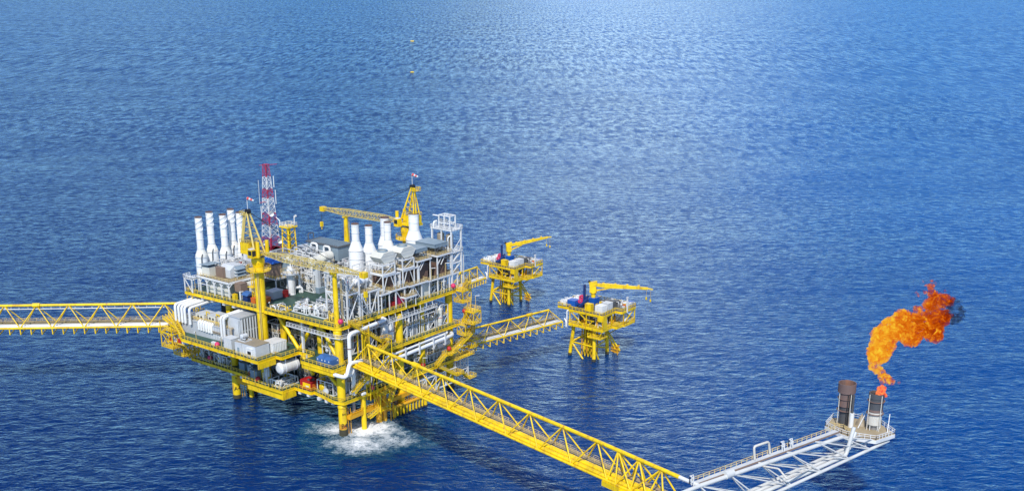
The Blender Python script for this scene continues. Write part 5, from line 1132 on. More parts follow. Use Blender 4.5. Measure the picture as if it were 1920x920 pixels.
# ---------------------------------------------------------------- bridges
def V3(w, z): return Vector((w[0], w[1], z))
def bridge(name, label, a, b, width, h, n, rt, rb, pipes, m='yellow', caps=(), hang=0, base=None, half=False, toprun=False, skipfirst=False, walk_side=1):
    """triangular truss from a to b (near bottom chord), second chord `width` behind, one top chord above"""
    a, b = Vector(a), Vector(b); d = (b-a).normalized(); s = Vector((-d.y, d.x, 0))
    if s.y < 0: s = -s
    s *= width; up = Vector((0, 0, h)); a2, b2 = a+s, b+s; ln = (b-a).length
    t = Thing(name, label, 'bridge', tuple(a), WF)
    step = (b-a)/n
    T = [a+s*.5+up+step*(i+.5) for i in range(n)]
    t.part('top_chord', MB().tube(T[0]-step*(.85 if toprun else 0), T[-1], rt, n=12), m)
    t.part('bottom_chord', MB().tube(a, b, rb, n=10), m); t.part('bottom_chord', MB().tube(a2, b2, rb, n=10), m)
    for i in range(n):
        for A in (a, a2):
            for k in (0, 1):
                t.part('diagonal', MB().tube(T[i], A+step*(i+k), rb*.55, n=7, caps=False), m)
    fl = MB()
    for i in range(n*3+1):
        c = a+step*(i/3); fl.bar(c, c+s, .22)
        if hang and i % 1 == 0: fl.bar(c, c-Vector((0, 0, hang)), .34, .3)
    t.part('floor_beam', fl, m)
    if hang:
        t.part('floor_beam', (lambda q: [q.bar(a+step*(i/3)-Vector((0, 0, hang)), a+step*(i/3)+s-Vector((0, 0, hang*.6)), .3) for i in range(n*3+1)] and q)(MB()), 'railyel')
    for (off, r, zz, mm) in pipes:
        t.part('pipe', MB().tube(a+s*off+Vector((0, 0, zz)), b+s*off+Vector((0, 0, zz)), r, n=12), mm)
    w0 = .72 if walk_side > 0 else .05
    wa, wb = a+s*(w0+.12)+Vector((0, 0, .75)), b+s*(w0+.12)+Vector((0, 0, .75))
    wk = t.part('walkway', MB().bar(wa, wb, 1.5, .12), 'grating')
    so = s.normalized()*.75
    t.part('handrail', MB().rail([wa+so, wb+so], 1.1, .09, 2), 'tanrail', wk); t.part('handrail', MB().rail([wa-so, wb-so], 1.1, .09, 2), 'tanrail', wk)
    for c in caps:
        p = T[c]; t.part('chord_joint', MB().tube(p-d*1.2, p+d*1.2, rt*1.75, n=8), m)
    if toprun:
        q0, q1 = T[0]-Vector((0, 0, 1.3)), T[-1]-Vector((0, 0, 1.3))
        t.part('hung_pipe', MB().tube(q0, q1, .16, n=6), 'white')
        t.part('pipe_hanger', (lambda q: [q.bar(T[i]+step*k, T[i]+step*k-Vector((0, 0, 1.3)), .12) for i in range(n-1) for k in (0, .27, .55, .8)] and q)(MB()), 'white')
    return t, T, s, d
PI_ = [(.10, .24, .4, 'duct'), (.27, .28, .45, 'boom'), (.42, .18, .4, 'duct'), (.55, .26, .5, 'tan')]
la, lb_ = ground(337, 611, 24), ground(0, 616, 24)
dl = (lb_-la).normalized()
bridge('footbridge', 'long yellow truss bridge with white pipes leaving the platform to the left', la, la+dl*118, 6.2, 7.2, 11, .46, .34, PI_, caps=(4,), hang=2.2, toprun=True)
# end bay of the left bridge: yellow stair frames clinging to the platform
le = Thing('stair_tower', 'dense yellow stair frames where the left bridge meets the platform', 'stairs', (-9, 70, 22))
landing(le, -12, -8, 67, 73, 24.2); landing(le, -13.5, -9.5, 66, 72, 18.8, box=23.8); landing(le, -9.5, -3, 66, 71.5, 15.0, box=18.6)
stair((-9, 72, 29), (-12.8, 61, 24.2), 1.5, t=le); stair((-11, 73, 28), (-8.5, 64, 22.4), 1.5, t=le)
stair((-9, 68, 18.8), (-4, 69.5, 12.2), 1.3, t=le)
mb = MB(); rnd = random.Random(3)
for (X, Y) in ((-12.5, 73.5), (-8.5, 73.5), (-12.5, 67.5), (-8.5, 67.5)): mb.bar((X, Y, 18), (X, Y, 27), .26)
for i in range(9): mb.bar((rnd.uniform(-12.5, -8.5), rnd.uniform(67, 74), 18.8), (rnd.uniform(-12.5, -8.5), rnd.uniform(67, 74), 24.2), .16)
le.part('frame', mb, 'yellow')
mb = MB(); [mb.bar((-2.6+k*.5, 69.5+(k % 3)*.5, ZL), (-2.6+k*.45, 69.4+(k % 2)*.6, ZL+9), .2) for k in range(6)]; le.part('riser_pipes', mb, 'yellow')
t = Thing('banner_panel', 'red and white panels hung below the left end of the middle deck', 'panels', (-9, 64, 22))
for i in range(4): t.part('panel', MB().box(-11.6+i*.1, -11.5+i*.1, 68.6-i*2.1, 70.2-i*2.1, 20.6, 22.0), 'red' if i % 2 == 0 else 'white')
t.part('support', MB().bar((-11.3, 61, 20.3), (-11.6, 71, 20.3), .4), 'railyel')
# small lattice frame at the upper deck corner
t = Thing('lattice_cage', 'small pale yellow lattice frame hanging below the left corner of the upper deck', 'steel frame', (-2.4, 69, 30)); mb = MB()
for Y in (67.4, 70.4):
    for X in (-2.8, 0): mb.bar((X, Y, ZU-1), (X, Y, 29.4), .2)
for z in (29.6, 31.8, 34): mb.bar((-2.8, 67.4, z), (-2.8, 70.4, z+1.6), .14); mb.bar((-2.8, 70.4, z), (-2.8, 67.4, z+1.6), .14); mb.bar((-2.8, 70.4, z), (0, 70.4, z+1.6), .14)
t.part('frame', mb, 'railyel')
# near bridge to the flare
fa, fb = ground(656, 684, 24), ground(1137.7, 900, 24); df = (fb-fa).normalized(); LN = (fb-fa).length
nb, NT, ns, nd_ = bridge('flare_bridge', 'big bright yellow truss bridge running from the front corner towards the flare', fa, fb, 5.6, 7.4, 9, .50, .36,
    [(.16, .52, .35, 'yellow'), (.42, .62, .45, 'yellow'), (.60, .26, .5, 'yellow')], caps=(2,))
b0 = fb; S2 = df*((LN/9))
# landing end of the near bridge, closer panels on a yellow bearing frame
t = nb
NODE = Vector((41.7, 228.8, 31)); tl_ = NODE-NT[-1]
T_ = [NT[-1]+tl_*k for k in (0, .22, .43, .65, .82, 1)]
B_ = [b0+df*x for x in (-.0, 2.8, 7.6, 12.8, 18, 24)]
t.part('top_chord', MB().tube(T_[0], T_[4], .5, n=12), 'yellow'); t.part('top_chord_end', MB().tube(T_[4], T_[5], .47, n=12), 'white')
for A in (Vector((0, 0, 0)), ns):
    t.part('bottom_chord', MB().tube(b0+A, b0+A+df*24, .38, n=10), 'yellow')
    for i, p in enumerate(T_[1:4]):
        for q in (B_[i], B_[i+1], B_[i+2]): t.part('diagonal', MB().tube(p, q+A, .22, n=7), 'yellow')
for (off, r, zz) in ((.16, .52, .35), (.42, .62, .45), (.6, .26, .5)): t.part('pipe', MB().tube(b0+ns*off+Vector((0, 0, zz)), b0+ns*off+Vector((0, 0, zz))+df*24, r, n=12), 'yellow')
t.part('walkway', MB().bar(b0+ns*.84+Vector((0, 0, .75)), b0+ns*.84+Vector((0, 0, .75))+df*24, 1.5, .12), 'grating')
t.part('bearing_box', MB().bar(b0-df*1.2+Vector((0, 0, -.9)), b0+df*9+Vector((0, 0, -.9)), 1.1, 1.3), 'yellow')
t.part('bearing_box', MB().bar(b0+df*5+Vector((0, 0, -1.5)), b0+df*9.4+Vector((0, 0, -1.5)), 2.4, 2.0), 'yellow')
# bridges to the two wellhead platforms
ZB = 14.6
pa, pb = ground(866, 651.5, ZB), ground(1055, 603, ZB)
bridge('footbridge', 'yellow truss bridge with white pipes from the platform to the nearer small platform', pa, pb, 5.0, 5.0, 5, .36, .28, [(.08, .17, .4, 'duct'), (.22, .15, .45, 'boom'), (.36, .17, .4, 'duct'), (.5, .16, .4, 'tan')], caps=(0, 3), hang=2.3)
qa, qb = ground(866, 537.5, 13.2), ground(911, 521, 13.2)
bridge('footbridge', 'short looking yellow truss bridge from behind the platform to the farther small platform', qa, qb, 5.0, 5.2, 3, .36, .28, [(.1, .22, .4, 'duct'), (.26, .22, .45, 'duct'), (.4, .2, .4, 'duct')], caps=(0,), hang=2.2)

# ---------------------------------------------------------------- wellhead platforms
def satellite(o, k, which, crane_yaw, boom_el, blen):
    f = Frame(o, L.a, k); w = which
    def T(name, lab, cat, base, group=None): return Thing(name, lab, cat, base, f, group)
    t = T('wellhead_platform', f'{w} yellow wellhead platform on slanting legs with a railed deck full of boxes', 'oil platform', (5, 5, 0))
    zd, zm, zl = 19., 13.5, 10.
    for (x, y, bx, by) in ((0, 0, .3, .3), (1.0, 11.6, 1.0, 9.8), (10.6, 1.0, 9.8, 1), (11, 11, 10, 10)):
        g = t.part('leg', MB().tube((x, y, .9), (bx, by, zm), .72, .66, 12), 'yellow'); t.part('marine_growth', MB().tube((x*1.02, y*1.02, -2), (x, y, 1.0), .76, .74, 12), 'growth', g)
    for a, b in (((0, 0, 5.6), (1, 10.8, 5.4)), ((0, 0, 5.6), (10.3, 1, 5.6)), ((10.3, 1, 5.6), (10.5, 10.6, 5.6)), ((1, 10.8, 5.4), (10.5, 10.6, 5.6)), ((1, 10.8, 5.2), (0, 4.5, -.6)), ((0, 0, 5.2), (3.4, 0, -.4)), ((1, 10.8, 5.6), (5, 6, 9)), ((10.3, 1, 2.5), (2, .5, 5.2)), ((10.3, 1, 9.5), (12.6, -3.5, 1.6)), ((10.3, 2, 9.5), (12.8, -1.5, 1.6))):
        t.part('jacket_brace', MB().tube(a, b, .32, n=8), 'yellow')
    for i in range(14):
        cx, cy = 3.6+(i % 4)*1.35, 3.6+(i//4)*1.45; t.part('conductor', MB().tube((cx, cy, -1), (cx, cy, zm), .27, n=8), 'yellow' if i % 3 else 'landing')
    t.part('boat_landing', (lambda q: [q.bar((11.6+i*.7, -3.4+i*.25, z), (12.6+i*.5, .6+i*.3, z), .22) for i in range(4) for z in (.8, 2.0, 3.2)] and [q.bar((11.8+i*.7, -3+i*1.1, -.8), (11.8+i*.7, -3+i*1.1, 3.6), .26) for i in range(4)] and q)(MB()), 'landing')
    up = [(-1.6, -4.6), (7, -4.3), (7.2, -7.2), (16.8, -7.2), (16.8, 10), (12, 16.8), (0, 16.8), (.2, 11), (-1.4, 10.8)]
    md = [(-1.6, -4.6), (5, -4.4), (5.2, -6.4), (9.2, -6.6), (9.3, -7.1), (16.8, -7.1), (16.8, 2), (12, 11), (-1.4, 10.8)]
    for nm, pl, z in (('deck', up, zd), ('deck', md, zm)):
        dk = t.part(nm, MB().prism(pl, z-.12, z), 'dgrey' if z == zd else 'railyel'); fr = MB(); n = len(pl)
        for i in range(n):
            A, B = pl[i], pl[(i+1) % n]; fr.bar((*A, z-.5), (*B, z-.5), .3, .9)
        t.part('edge_beam', fr, 'yellow', dk); t.part('handrail', MB().rail([(x, y, z) for x, y in pl], 1.15, .14, 1.5, closed=True), 'yellow', dk)
    dk = t.part('deck', MB().box(-1.4, 3.2, -3.4, 2.2, zl-.15, zl), 'railyel'); t.part('handrail', MB().rail([(3.2, -3.4, zl), (-1.4, -3.4, zl), (-1.4, 2.2, zl)], 1.15, .14, 1.3), 'yellow', dk); t.part('edge_beam', MB().bar((-1.5, -3.5, zl-.3), (3.2, -3.5, zl-.3), .3, .5).bar((-1.5, -3.5, zl-.3), (-1.5, 2.2, zl-.3), .3, .5), 'yellow', dk)
    for (x, y) in ((-1.3, -4.3), (-1.2, 3), (-1.2, 10.4), (5, -4.2), (9.2, -6.8), (16.6, -7), (16.6, 2), (10, 10)):
        t.part('column', MB().bar((x, y, zm), (x, y, zd-.5), .34), 'yellow')
    mb = MB()
    for a, b in (((-1.3, 10.4, zd-.6), (-1.3, 4.2, zm)), ((-1.3, 6.5, zd-.6), (-1.3, 3.2, zm+2.6)), ((-1.3, 3.2, zm+2.6), (-1.3, -.5, zm+2.6)), ((-1.3, 2.6, zm+.2), (-1.3, 0, zm+2.6)), ((9.2, -6.8, zm), (16.6, -7, zd-.5)), ((16.6, -7, zm), (16.6, 2, zd-.6)), ((-1.3, 10.4, zm-.6), (1, 10, 9.6)), ((16.6, 1, zm-.5), (10.4, 2, 8)), ((9, -6.4, zm-.5), (10, 0, 8.4)), ((-1.4, -4.4, zm-.4), (-1.4, -3, zl))):
        mb.bar(a, b, .3)
    t.part('bracing', mb, 'yellow')
    t.part('wall_panel', MB().box(-1.55, 1.0, -4.75, -4.65, zm+.1, zd-1).box(-1.72, -1.6, -4.6, -2.2, zm+3, zd-.9), 'yellow')
    t.part('wellhead_pipes', (lambda q, r_: [q.pipe([(x0, y0, zm), (x0, y0, zm+h), (x0+dx, y0+dy, zm+h)], .2, 6) for (x0, y0, h, dx, dy) in [(r_.uniform(0, 12), r_.uniform(-3.4, 9), r_.uniform(.8, 4), r_.uniform(-2, 2), r_.uniform(-2, 2)) for _ in range(34)]] and q)(MB(), random.Random(7)), 'duct')
    r8 = random.Random(8)
    for _ in range(22):
        x0, y0, h = r8.uniform(-.6, 12), r8.uniform(-3.8, 9), r8.uniform(1, 2.6); t.part('wellhead_valve', MB().tube((x0, y0, zm+.3), (x0, y0, zm+h), .36, n=8), 'landing')
    t.part('machinery_core', MB().box(3, 12, 0, 9, zm, zd-1.2), 'dgrey')
    t.part('hopper', MB().lathe((12.6, -4.6, zm+.4), [(2.2, 0), (2.2, .3), (1.9, .5), (.7, 3), (.7, 4.4)], 16), 'lgrey')
    t.part('riser', MB().pipe([(-.9, 12.0, 11), (-.9, 12.0, 18), (.6, 11.4, 18)], .26).pipe([(-1.6, 12.6, 14.9), (-2.2, 11.4, 14.2), (-2.2, 11.4, 12)], .3), 'duct')
    z = zd+.05
    def box(nm, lab, cat, x0, x1, y0, y1, h, m, rb=(0, 0), **kw):
        b = T(nm, lab+f' on the {w} small platform', cat, ((x0+x1)/2, (y0+y1)/2, z)); bb = b.part('body', MB().box(x0, x1, y0, y1, z+.1, z+h), m)
        b.part('base', MB().box(x0-.05, x1+.05, y0-.05, y1+.05, z, z+.1), 'dgrey'); b.part('top_frame', MB().box(x0-.06, x1+.06, y0-.06, y1+.06, z+h, z+h+.12), kw.get('top', m))
        if rb[0]: b.part('ribs', MB().louvre(x0, x0, y0+.1, y1-.1, z+.3, z+h-.1, 'x', rb[0], .08), m, bb)
        if rb[1]: b.part('ribs', MB().louvre(x0+.1, x1-.1, y0, y0, z+.3, z+h-.1, 'y', rb[1], .08), m, bb)
        return b
    box('yellow_box', 'yellow box beside the crane', 'box', -.3, 1.7, 1.8, 4.4, 2.7, 'yellow')
    box('white_container', 'white ribbed container at the front corner', 'container', .2, 3.6, -3.0, .2, 2.6, 'white', (5, 5))
    box('grey_container', 'grey framed container right of the white one', 'container', 5.2, 8.4, -2.4, .6, 2.5, 'lgrey', (3, 3))
    box('dark_container', 'dark grey container behind the crane', 'container', 9.4, 11.8, -1.8, 2.6, 2.2, 'dgrey', (3, 0))
    box('blue_container', 'deep blue container behind the crane column', 'container', 7.6, 11.2, 5.4, 8.0, 2.6, 'blue2', (3, 3))
    box('blue_tank', 'small bright blue tank at the right end', 'tank', 15, 16.6, -6.4, -4.8, 1.7, 'blue2')
    box('orange_skid', 'orange and yellow machine near the right edge', 'machine', 12.0, 14.6, -6.2, -4.2, 1.5, 'orange', top='railyel')
    if k == 1: box('blue_box', 'bright blue box left of the crane', 'box', 1.0, 4.2, 9.8, 13.2, 2.4, 'blue2', (3, 0))
    for i, (x0, x1, y0, y1, h, sd_, m_) in enumerate(((.5, 6, 13.4 if k == 1 else 10.5, 16.6, 2.1, 3, 'white'), (6.2, 11, 10, 15.5, 2.0, 4, 'duct'), (9, 16, -3.6, 4, 2.0, 6, 'dgrey'), (11.5, 16.4, -7, -3.4, 1.9, 9, 'lgrey'))):
        b = T('deck_equipment', ['white tanks and valves crowded on the left end of the', 'white machinery behind the left end of the', 'dark machinery in the middle right of the', 'pale pipework on the right end of the'][i]+f' {w} small platform', 'machinery', ((x0+x1)/2, (y0+y1)/2, z))
        r_ = random.Random(sd_); A, B, C = MB(), MB(), MB()
        for _ in range(26):
            x, y, q = r_.uniform(x0+.4, x1-.4), r_.uniform(y0+.4, y1-.4), r_.uniform(.3, .75)
            if r_.random() < .5: A.box(x-q, x+q, y-q*.8, y+q*.8, z, z+r_.uniform(.4, 1)*h)
            else: B.lathe((x, y, z), [(q, 0), (q, h*.6), (q*.5, h*.85), (0, h*.9)], 10)
            C.pipe([(x, y, z), (x, y, z+h*.9), (x+r_.uniform(-1.4, 1.4), y+r_.uniform(-1.4, 1.4), z+h*.9)], .11, 6)
        b.part('boxes', A, m_); b.part('tanks', B, 'white' if i < 2 else 'steel'); b.part('pipe_run', C, 'white')
    # navy mast and slanted navy frame beside the crane, coiled red hoses
    b = T('navy_mast', f'upright dark navy mast beside the crane of the {w} small platform', 'mast', (5, 8.4, z)); b.part('post', MB().bar((5.6, 8.6, z), (5.6, 8.6, z+8.2), .75), 'navy'); b.part('foot', MB().box(4.8, 8, 8, 9.4, z, z+.7), 'navy')
    b = T('lifting_beam', f'slanting navy blue lifting beam left of the crane on the {w} small platform', 'lifting gear', (3, 7.6, z)); b.part('beam', MB().bar((.6, 7.6, z+.7), (4.6, 6.4, z+3.2), .9, .8).bar((2.2, 9.4, z+.5), (7.4, 8, z+3.4), .6, .7), 'navy'); b.part('legs', MB().box(1, 1.5, 7, 8, z, z+1).box(4.2, 4.7, 6, 6.8, z, z+2.8), 'navy')
    b = T('hose_reel', f'pink red hose coils near the navy mast on the {w} small platform', 'hose reel', (4.4, 10, z)); b.part('coil', MB().lathe((3.2, 8.9, z+2.1), [(.3, 0), (.9, 0), (.9, .7), (.3, .7)], 12, (1, .3, 0)).lathe((6.2, 10.4, z+2.6), [(.3, 0), (1.0, 0), (1.0, .8), (.3, .8)], 12, (1, .3, 0)), 'pink'); b.part('stand', MB().box(3, 4, 8.6, 9.2, z, z+1.4).box(6, 7, 10.1, 10.7, z, z+1.8), 'dgrey')
    b = T('lamp_post', f'white post at the right front edge of the {w} small platform', 'post', (10.6, -6.9, zd-5)); b.part('post', MB().bar((10.6, -7.35, zd-1), (10.6, -7.35, zd+4.6), .5), 'white'); b.part('cap', MB().box(10.2, 11, -7.7, -7, zd+4.6, zd+4.9), 'white')
    # crane with box boom
    cx, cy = 9.2, 7.0
    c = T('box_boom_crane', f'yellow crane with a straight box boom on the {w} small platform', 'crane', (cx, cy, z))
    pd = c.part('pedestal', MB().lathe((cx, cy, z), [(1.9, 0), (1.9, .4), (.95, .6), (.85, 3.8), (1.2, 4.4), (1.2, 4.8)], 16), 'yellow')
    c.part('base_frame', MB().bar((cx-3.4, cy-2.2, z+.4), (cx+3, cy+2.5, z+.4), .7, .6).bar((cx-3, cy+2.5, z+.4), (cx+3, cy-2.2, z+.4), .7, .6), 'yellow')
    yaw = crane_yaw; u = Vector((math.cos(yaw), math.sin(yaw), 0)); v = Vector((-u.y, u.x, 0)); o_ = Vector((cx, cy, z+4.8)); U = Vector((0, 0, 1))
    def ob(p0, p1, w_, h_, m, nm, par=None):
        return c.part(nm, MB().bar(o_+u*p0[0]+v*p0[1]+U*p0[2], o_+u*p1[0]+v*p1[1]+U*p1[2], w_, h_), m, par)
    ob((-1.4, 0, 1.2), (1.0, 0, 1.2), 2.2, 2.6, 'yellow', 'slew_house'); ob((-1.6, 0, 3.0), (1.4, 0, 3.6), 1.6, 1.4, 'yellow', 'mast_head')
    ob((-1.9, .5, 3.5), (-1.2, .5, 3.9), 1.0, 1.0, 'black', 'sheave'); ob((-.2, 1.3, .3), (1.2, 1.3, .3), 1.2, 1.9, 'railyel', 'cab')
    e = Vector((math.cos(boom_el), 0, math.sin(boom_el))); P0 = (1.0, 0, 2.8); P1 = (1.0+e.x*blen, 0, 2.8+e.z*blen); Pm = (1.0+e.x*blen*.22, 0, 2.8+e.z*blen*.22)
    bm = c.part('boom', (lambda q: q.extr([o_+u*P0[0]+v*-.5+U*(P0[2]-.5), o_+u*Pm[0]+v*-.5+U*(Pm[2]-.95), o_+u*P1[0]+v*-.5+U*(P1[2]-.4), o_+u*P1[0]+v*-.5+U*(P1[2]+.35), o_+u*Pm[0]+v*-.5+U*(Pm[2]+.8), o_+u*P0[0]+v*-.5+U*(P0[2]+.5)], v*1.0))(MB()), 'yellow')
    ob((P1[0], 0, P1[2]), (P1[0]+e.x*1.8, 0, P1[2]+e.z*1.8-.3), .5, .5, 'railyel', 'boom_tip'); ob((1.2, 0, .6), (Pm[0]+1.4, 0, Pm[2]-.8), .5, .5, 'yellow', 'lift_cylinder')
    for kx in (.12, .35, .58, .8): ob((P0[0]+e.x*blen*kx, .3, P0[2]+e.z*blen*kx+.7), (P0[0]+e.x*blen*(kx+.04), .3, P0[2]+e.z*blen*(kx+.04)+.8), .5, .5, 'railyel', 'boom_light')
    for s_, dd in ((-.5, 3.0), (1.1, 3.8)):
        hp = o_+u*(P1[0]+s_)+U*(P1[2]-.3); c.part('hoist_rope', MB().bar(hp, hp-U*dd, .07), 'railyel'); c.part('hook_block', MB().lathe(hp-U*(dd+1.3), [(0, 0), (.3, .25), (.34, 1.0), (0, 1.3)], 10), 'yellow')
    return t
d_ = ray(1217, 564); w0 = Frame(ground(1113.4, 677), L.a, 1)
satellite(ground(1113.4, 677), 1.0, 'nearer', R(-52.4-8), R(-2), 19.5)
satellite(ground(954.2, 574), .93, 'farther', R(-52.4+12), R(9.5), 18)

# ---------------------------------------------------------------- flare
zc = 31.
C = [Vector(p) for p in ((32.6, 221.4, zc), (41.7, 228.8, zc), (49.3, 235.1, zc), (57.5, 241.3, zc), (65.5, 247.3, zc), (73.9, 253.6, zc), (82, 259.9, zc-1.5))]
fbT = Thing('flare_boom', 'white tubular truss walkway with two thick pipes leading out to the flare deck', 'bridge', (41.7, 228.8, 24), WF)
Rn = [Vector(p) for p in ((49.0, 229.0, 24), (57.6, 236.2, 24), (66.4, 243.6, 24), (75.6, 251.3, 24), (84.6, 258.9, 24), (91.6, 265.0, 24), (97.6, 270.4, 24))]
dR = (Rn[-1]-Rn[0]).normalized(); sR = Vector((-dR.y, dR.x, 0))
fbT.part('upper_chord', MB().tube(C[1], C[-1], .5, n=14), 'boom')
fbT.part('chord_start', MB().tube(C[0], C[1], .46, n=12), 'boom'); fbT.part('chord_joint', MB().tube(C[2]-(C[2]-C[1]).normalized()*1.3, C[2]+(C[2]-C[1]).normalized()*1.3, 1.0, n=12), 'boom')
fbT.part('lower_chord', MB().tube(Rn[0]-dR*22, Rn[-1], .42, n=12), 'boom'); fbT.part('lower_chord', MB().tube(Rn[0]-dR*22+sR*4.4, Rn[-1]+sR*4.4, .45, n=12), 'boom')
for off, r, e in ((1.5, .5, Rn[4]), (2.8, .46, Rn[4]+dR*3)):
    q = e+sR*off
    fbT.part('flare_pipe', MB().pipe([Rn[0]-dR*22+sR*off+Vector((0, 0, .5)), q+Vector((0, 0, .5)), q+dR*2.4+Vector((0, 0, 7.5 if off < 2 else 5))], r, 12), 'boom')
for i in range(1, 7):
    for A in (Vector((0, 0, 0)), sR*4.4):
        for j in (i-1, i):
            if j < len(Rn): fbT.part('diagonal', MB().tube(C[i], Rn[j]+A, .17, n=8), 'boom')
for j in range(len(Rn)): fbT.part('cross_member', MB().tube(Rn[j], Rn[j]+sR*4.4, .22, n=7), 'boom')
fbT.part('bent_drain_pipe', MB().pipe([C[3]+Vector((1, -.2, -.8)), C[3]+Vector((5, 1, -2)), C[3]+Vector((6.5, -1.5, -3.5)), Rn[3]+Vector((-1.4, 1.5, .8))], .24, 8), 'rusty')
dC = (C[-1]-C[1]).normalized(); sC = Vector((-dC.y, dC.x, 0))
wa, wb = C[1]+sC*1.5+Vector((0, 0, .1)), C[-1]+sC*1.5+Vector((0, 0, 1.2))
wk = fbT.part('walkway', MB().bar(wa, wb, 1.3, .14), 'lgrey'); fbT.part('handrail', MB().rail([wa+sC*.7, wb+sC*.7], 1.1, .11, 1.8), 'tanrail', wk); fbT.part('cable_tray', MB().bar(wa-sC*.9+Vector((0, 0, .1)), wb-sC*.9, .3, .3), 'brownl', wk)
for p in (C[1]+sC*1.2, C[4]+sC*1.3+dC*1, C[4]+sC*1.2+dC*4):
    fbT.part('ladder_cage', MB().rail([p+sC*.7, p-dC*1.2+sC*.7, p-dC*1.2-sC*.5], 2.0, .16, .5), 'white', wk)
p = C[3]+sC*1.6+dC*.4
fbT.part('loop_pipe', MB().pipe([p+Vector((0, 0, .2)), p+Vector((-.4, 0, 3.4)), p+dC*4.6+Vector((0, 0, 3.6)), p+dC*5.4+Vector((0, 0, .4))], .3, 8), 'rusty')
ZF = 26.
fd = Thing('flare_deck', 'white railed flare deck with tan floor at the end of the white truss', 'platform', (90, 273, ZF), WF)
pl = [(82.5, 275.8), (85.2, 270.4), (86.4, 269.0), (92.9, 266.2), (99.0, 270.3), (97.5, 276.5), (92, 281), (86, 281.5)]
fd.part('floor', MB().prism(pl, ZF-.15, ZF), 'concrete')
mb = MB(); [mb.bar((*pl[i], ZF-.55), (*pl[(i+1) % len(pl)], ZF-.55), .3, .95) for i in range(len(pl))]; fd.part('edge_beam', mb, 'white')
fd.part('handrail', MB().rail([(*q, ZF) for q in pl], 1.2, .12, 1.2, closed=True), 'white')
fd.part('tan_handrail', MB().rail([(83.6, 275.2, ZF), (86.6, 273.6, ZF), (87.4, 270.4, ZF)], 1.2, .14, 1.0), 'tanrail')
for q in ((85, 276), (91, 268.4), (96.6, 271)): fd.part('leg', MB().tube((q[0], q[1], 23.5), (q[0], q[1], ZF-.5), .4, n=10), 'white')
fd.part('floor_beam', MB().bar((84, 277, ZF-1.2), (97, 270.5, ZF-1.2), .5).bar((88, 270, ZF-1.2), (92, 280, ZF-1.2), .5), 'lgrey')
fd.part('slanted_brace', MB().bar((90.4, 273.6, ZF+.2), (93.4, 276.6, ZF+4.0), .2).bar((97.3, 271.0, ZF), (98.0, 272.6, ZF+4.6), .2), 'white')
def flare_tip(x, y, prof, label, mats, cage_h, r_c, top):
    t = Thing('flare_stack', label, 'flare stack', (x, y, ZF), WF, 'flare stacks')
    for nm, pr, m in prof: t.part(nm, MB().lathe((x, y, ZF), pr, 24), m)
    for a in (20, 110, 200, 290):
        u = (x+r_c*math.cos(R(a)), y+r_c*math.sin(R(a))); t.part('guide_pipe', MB().tube((*u, ZF), (*u, ZF+cage_h), .13, n=6), mats[0])
    for h in (cage_h*.45, cage_h*.8): t.part('ring', MB().lathe((x, y, ZF+h), [(r_c-.4, 0), (r_c+.1, 0), (r_c+.1, .14), (r_c-.4, .14)], 20), mats[1])
    return t
t = flare_tip(87.6, 277.0, [('lower_pipe', [(1.15, 0), (1.25, 1), (1.5, 5.2)], 'burnt'), ('middle_shroud', [(1.5, 5.2), (1.85, 5.3), (1.9, 8.9)], 'rust'), ('top_shroud', [(1.9, 8.9), (2.3, 9.1), (2.3, 11.6), (2.1, 11.6), (2.1, 9)], 'rust')],
    'left flare stack, unlit, brown and burnt with a wider open top', ('rusty', 'rust'), 9.2, 2.1, 11.6)
t.part('pilot_pipe', MB().tube((88.9, 274.9, ZF-2), (88.9, 274.9, ZF+4.0), .62, n=12), 'white'); t.part('pilot_pipe', MB().tube((88.9, 274.9, ZF+4.0), (88.9, 274.9, ZF+9), .34, n=10), 'burnt')
t.part('pilot_pipe', MB().tube((88.0, 274.8, ZF+1), (88.0, 274.8, ZF+9.4), .12, n=6).tube((87.5, 274.8, ZF+1), (87.5, 274.8, ZF+9), .12, n=6), 'dark')
t = flare_tip(94.5, 273.8, [('base_pipe', [(1.0, 0), (1.0, 1.4)], 'steel'), ('white_section', [(1.0, 1.3), (1.85, 1.5), (1.85, 5.0)], 'rusty'), ('rust_ring', [(1.87, 5.0), (1.95, 5.2), (1.9, 5.7)], 'rust'), ('burnt_section', [(1.88, 5.6), (1.88, 8.6), (2.0, 8.7), (2.0, 10.0), (1.7, 10.0), (1.7, 8.6)], 'burnt'), ('inside', [(0, 9.2), (1.7, 9.3)], 'dark')],
    'right flare stack, burning, white below and sooty grey above', ('rusty', 'rust'), 9.8, 2.15, 10)
for a in range(5): t.part('foot', MB().tube((94.5+1.6*math.cos(a*1.26), 273.8+1.6*math.sin(a*1.26), ZF), (94.5+1.6*math.cos(a*1.26), 273.8+1.6*math.sin(a*1.26), ZF+1.6), .13, n=6), 'white')
t.part('pressure_cone', MB().lathe((92.2, 276.8, ZF), [(1.6, 0), (0, 3.2)], 8), 'tan')
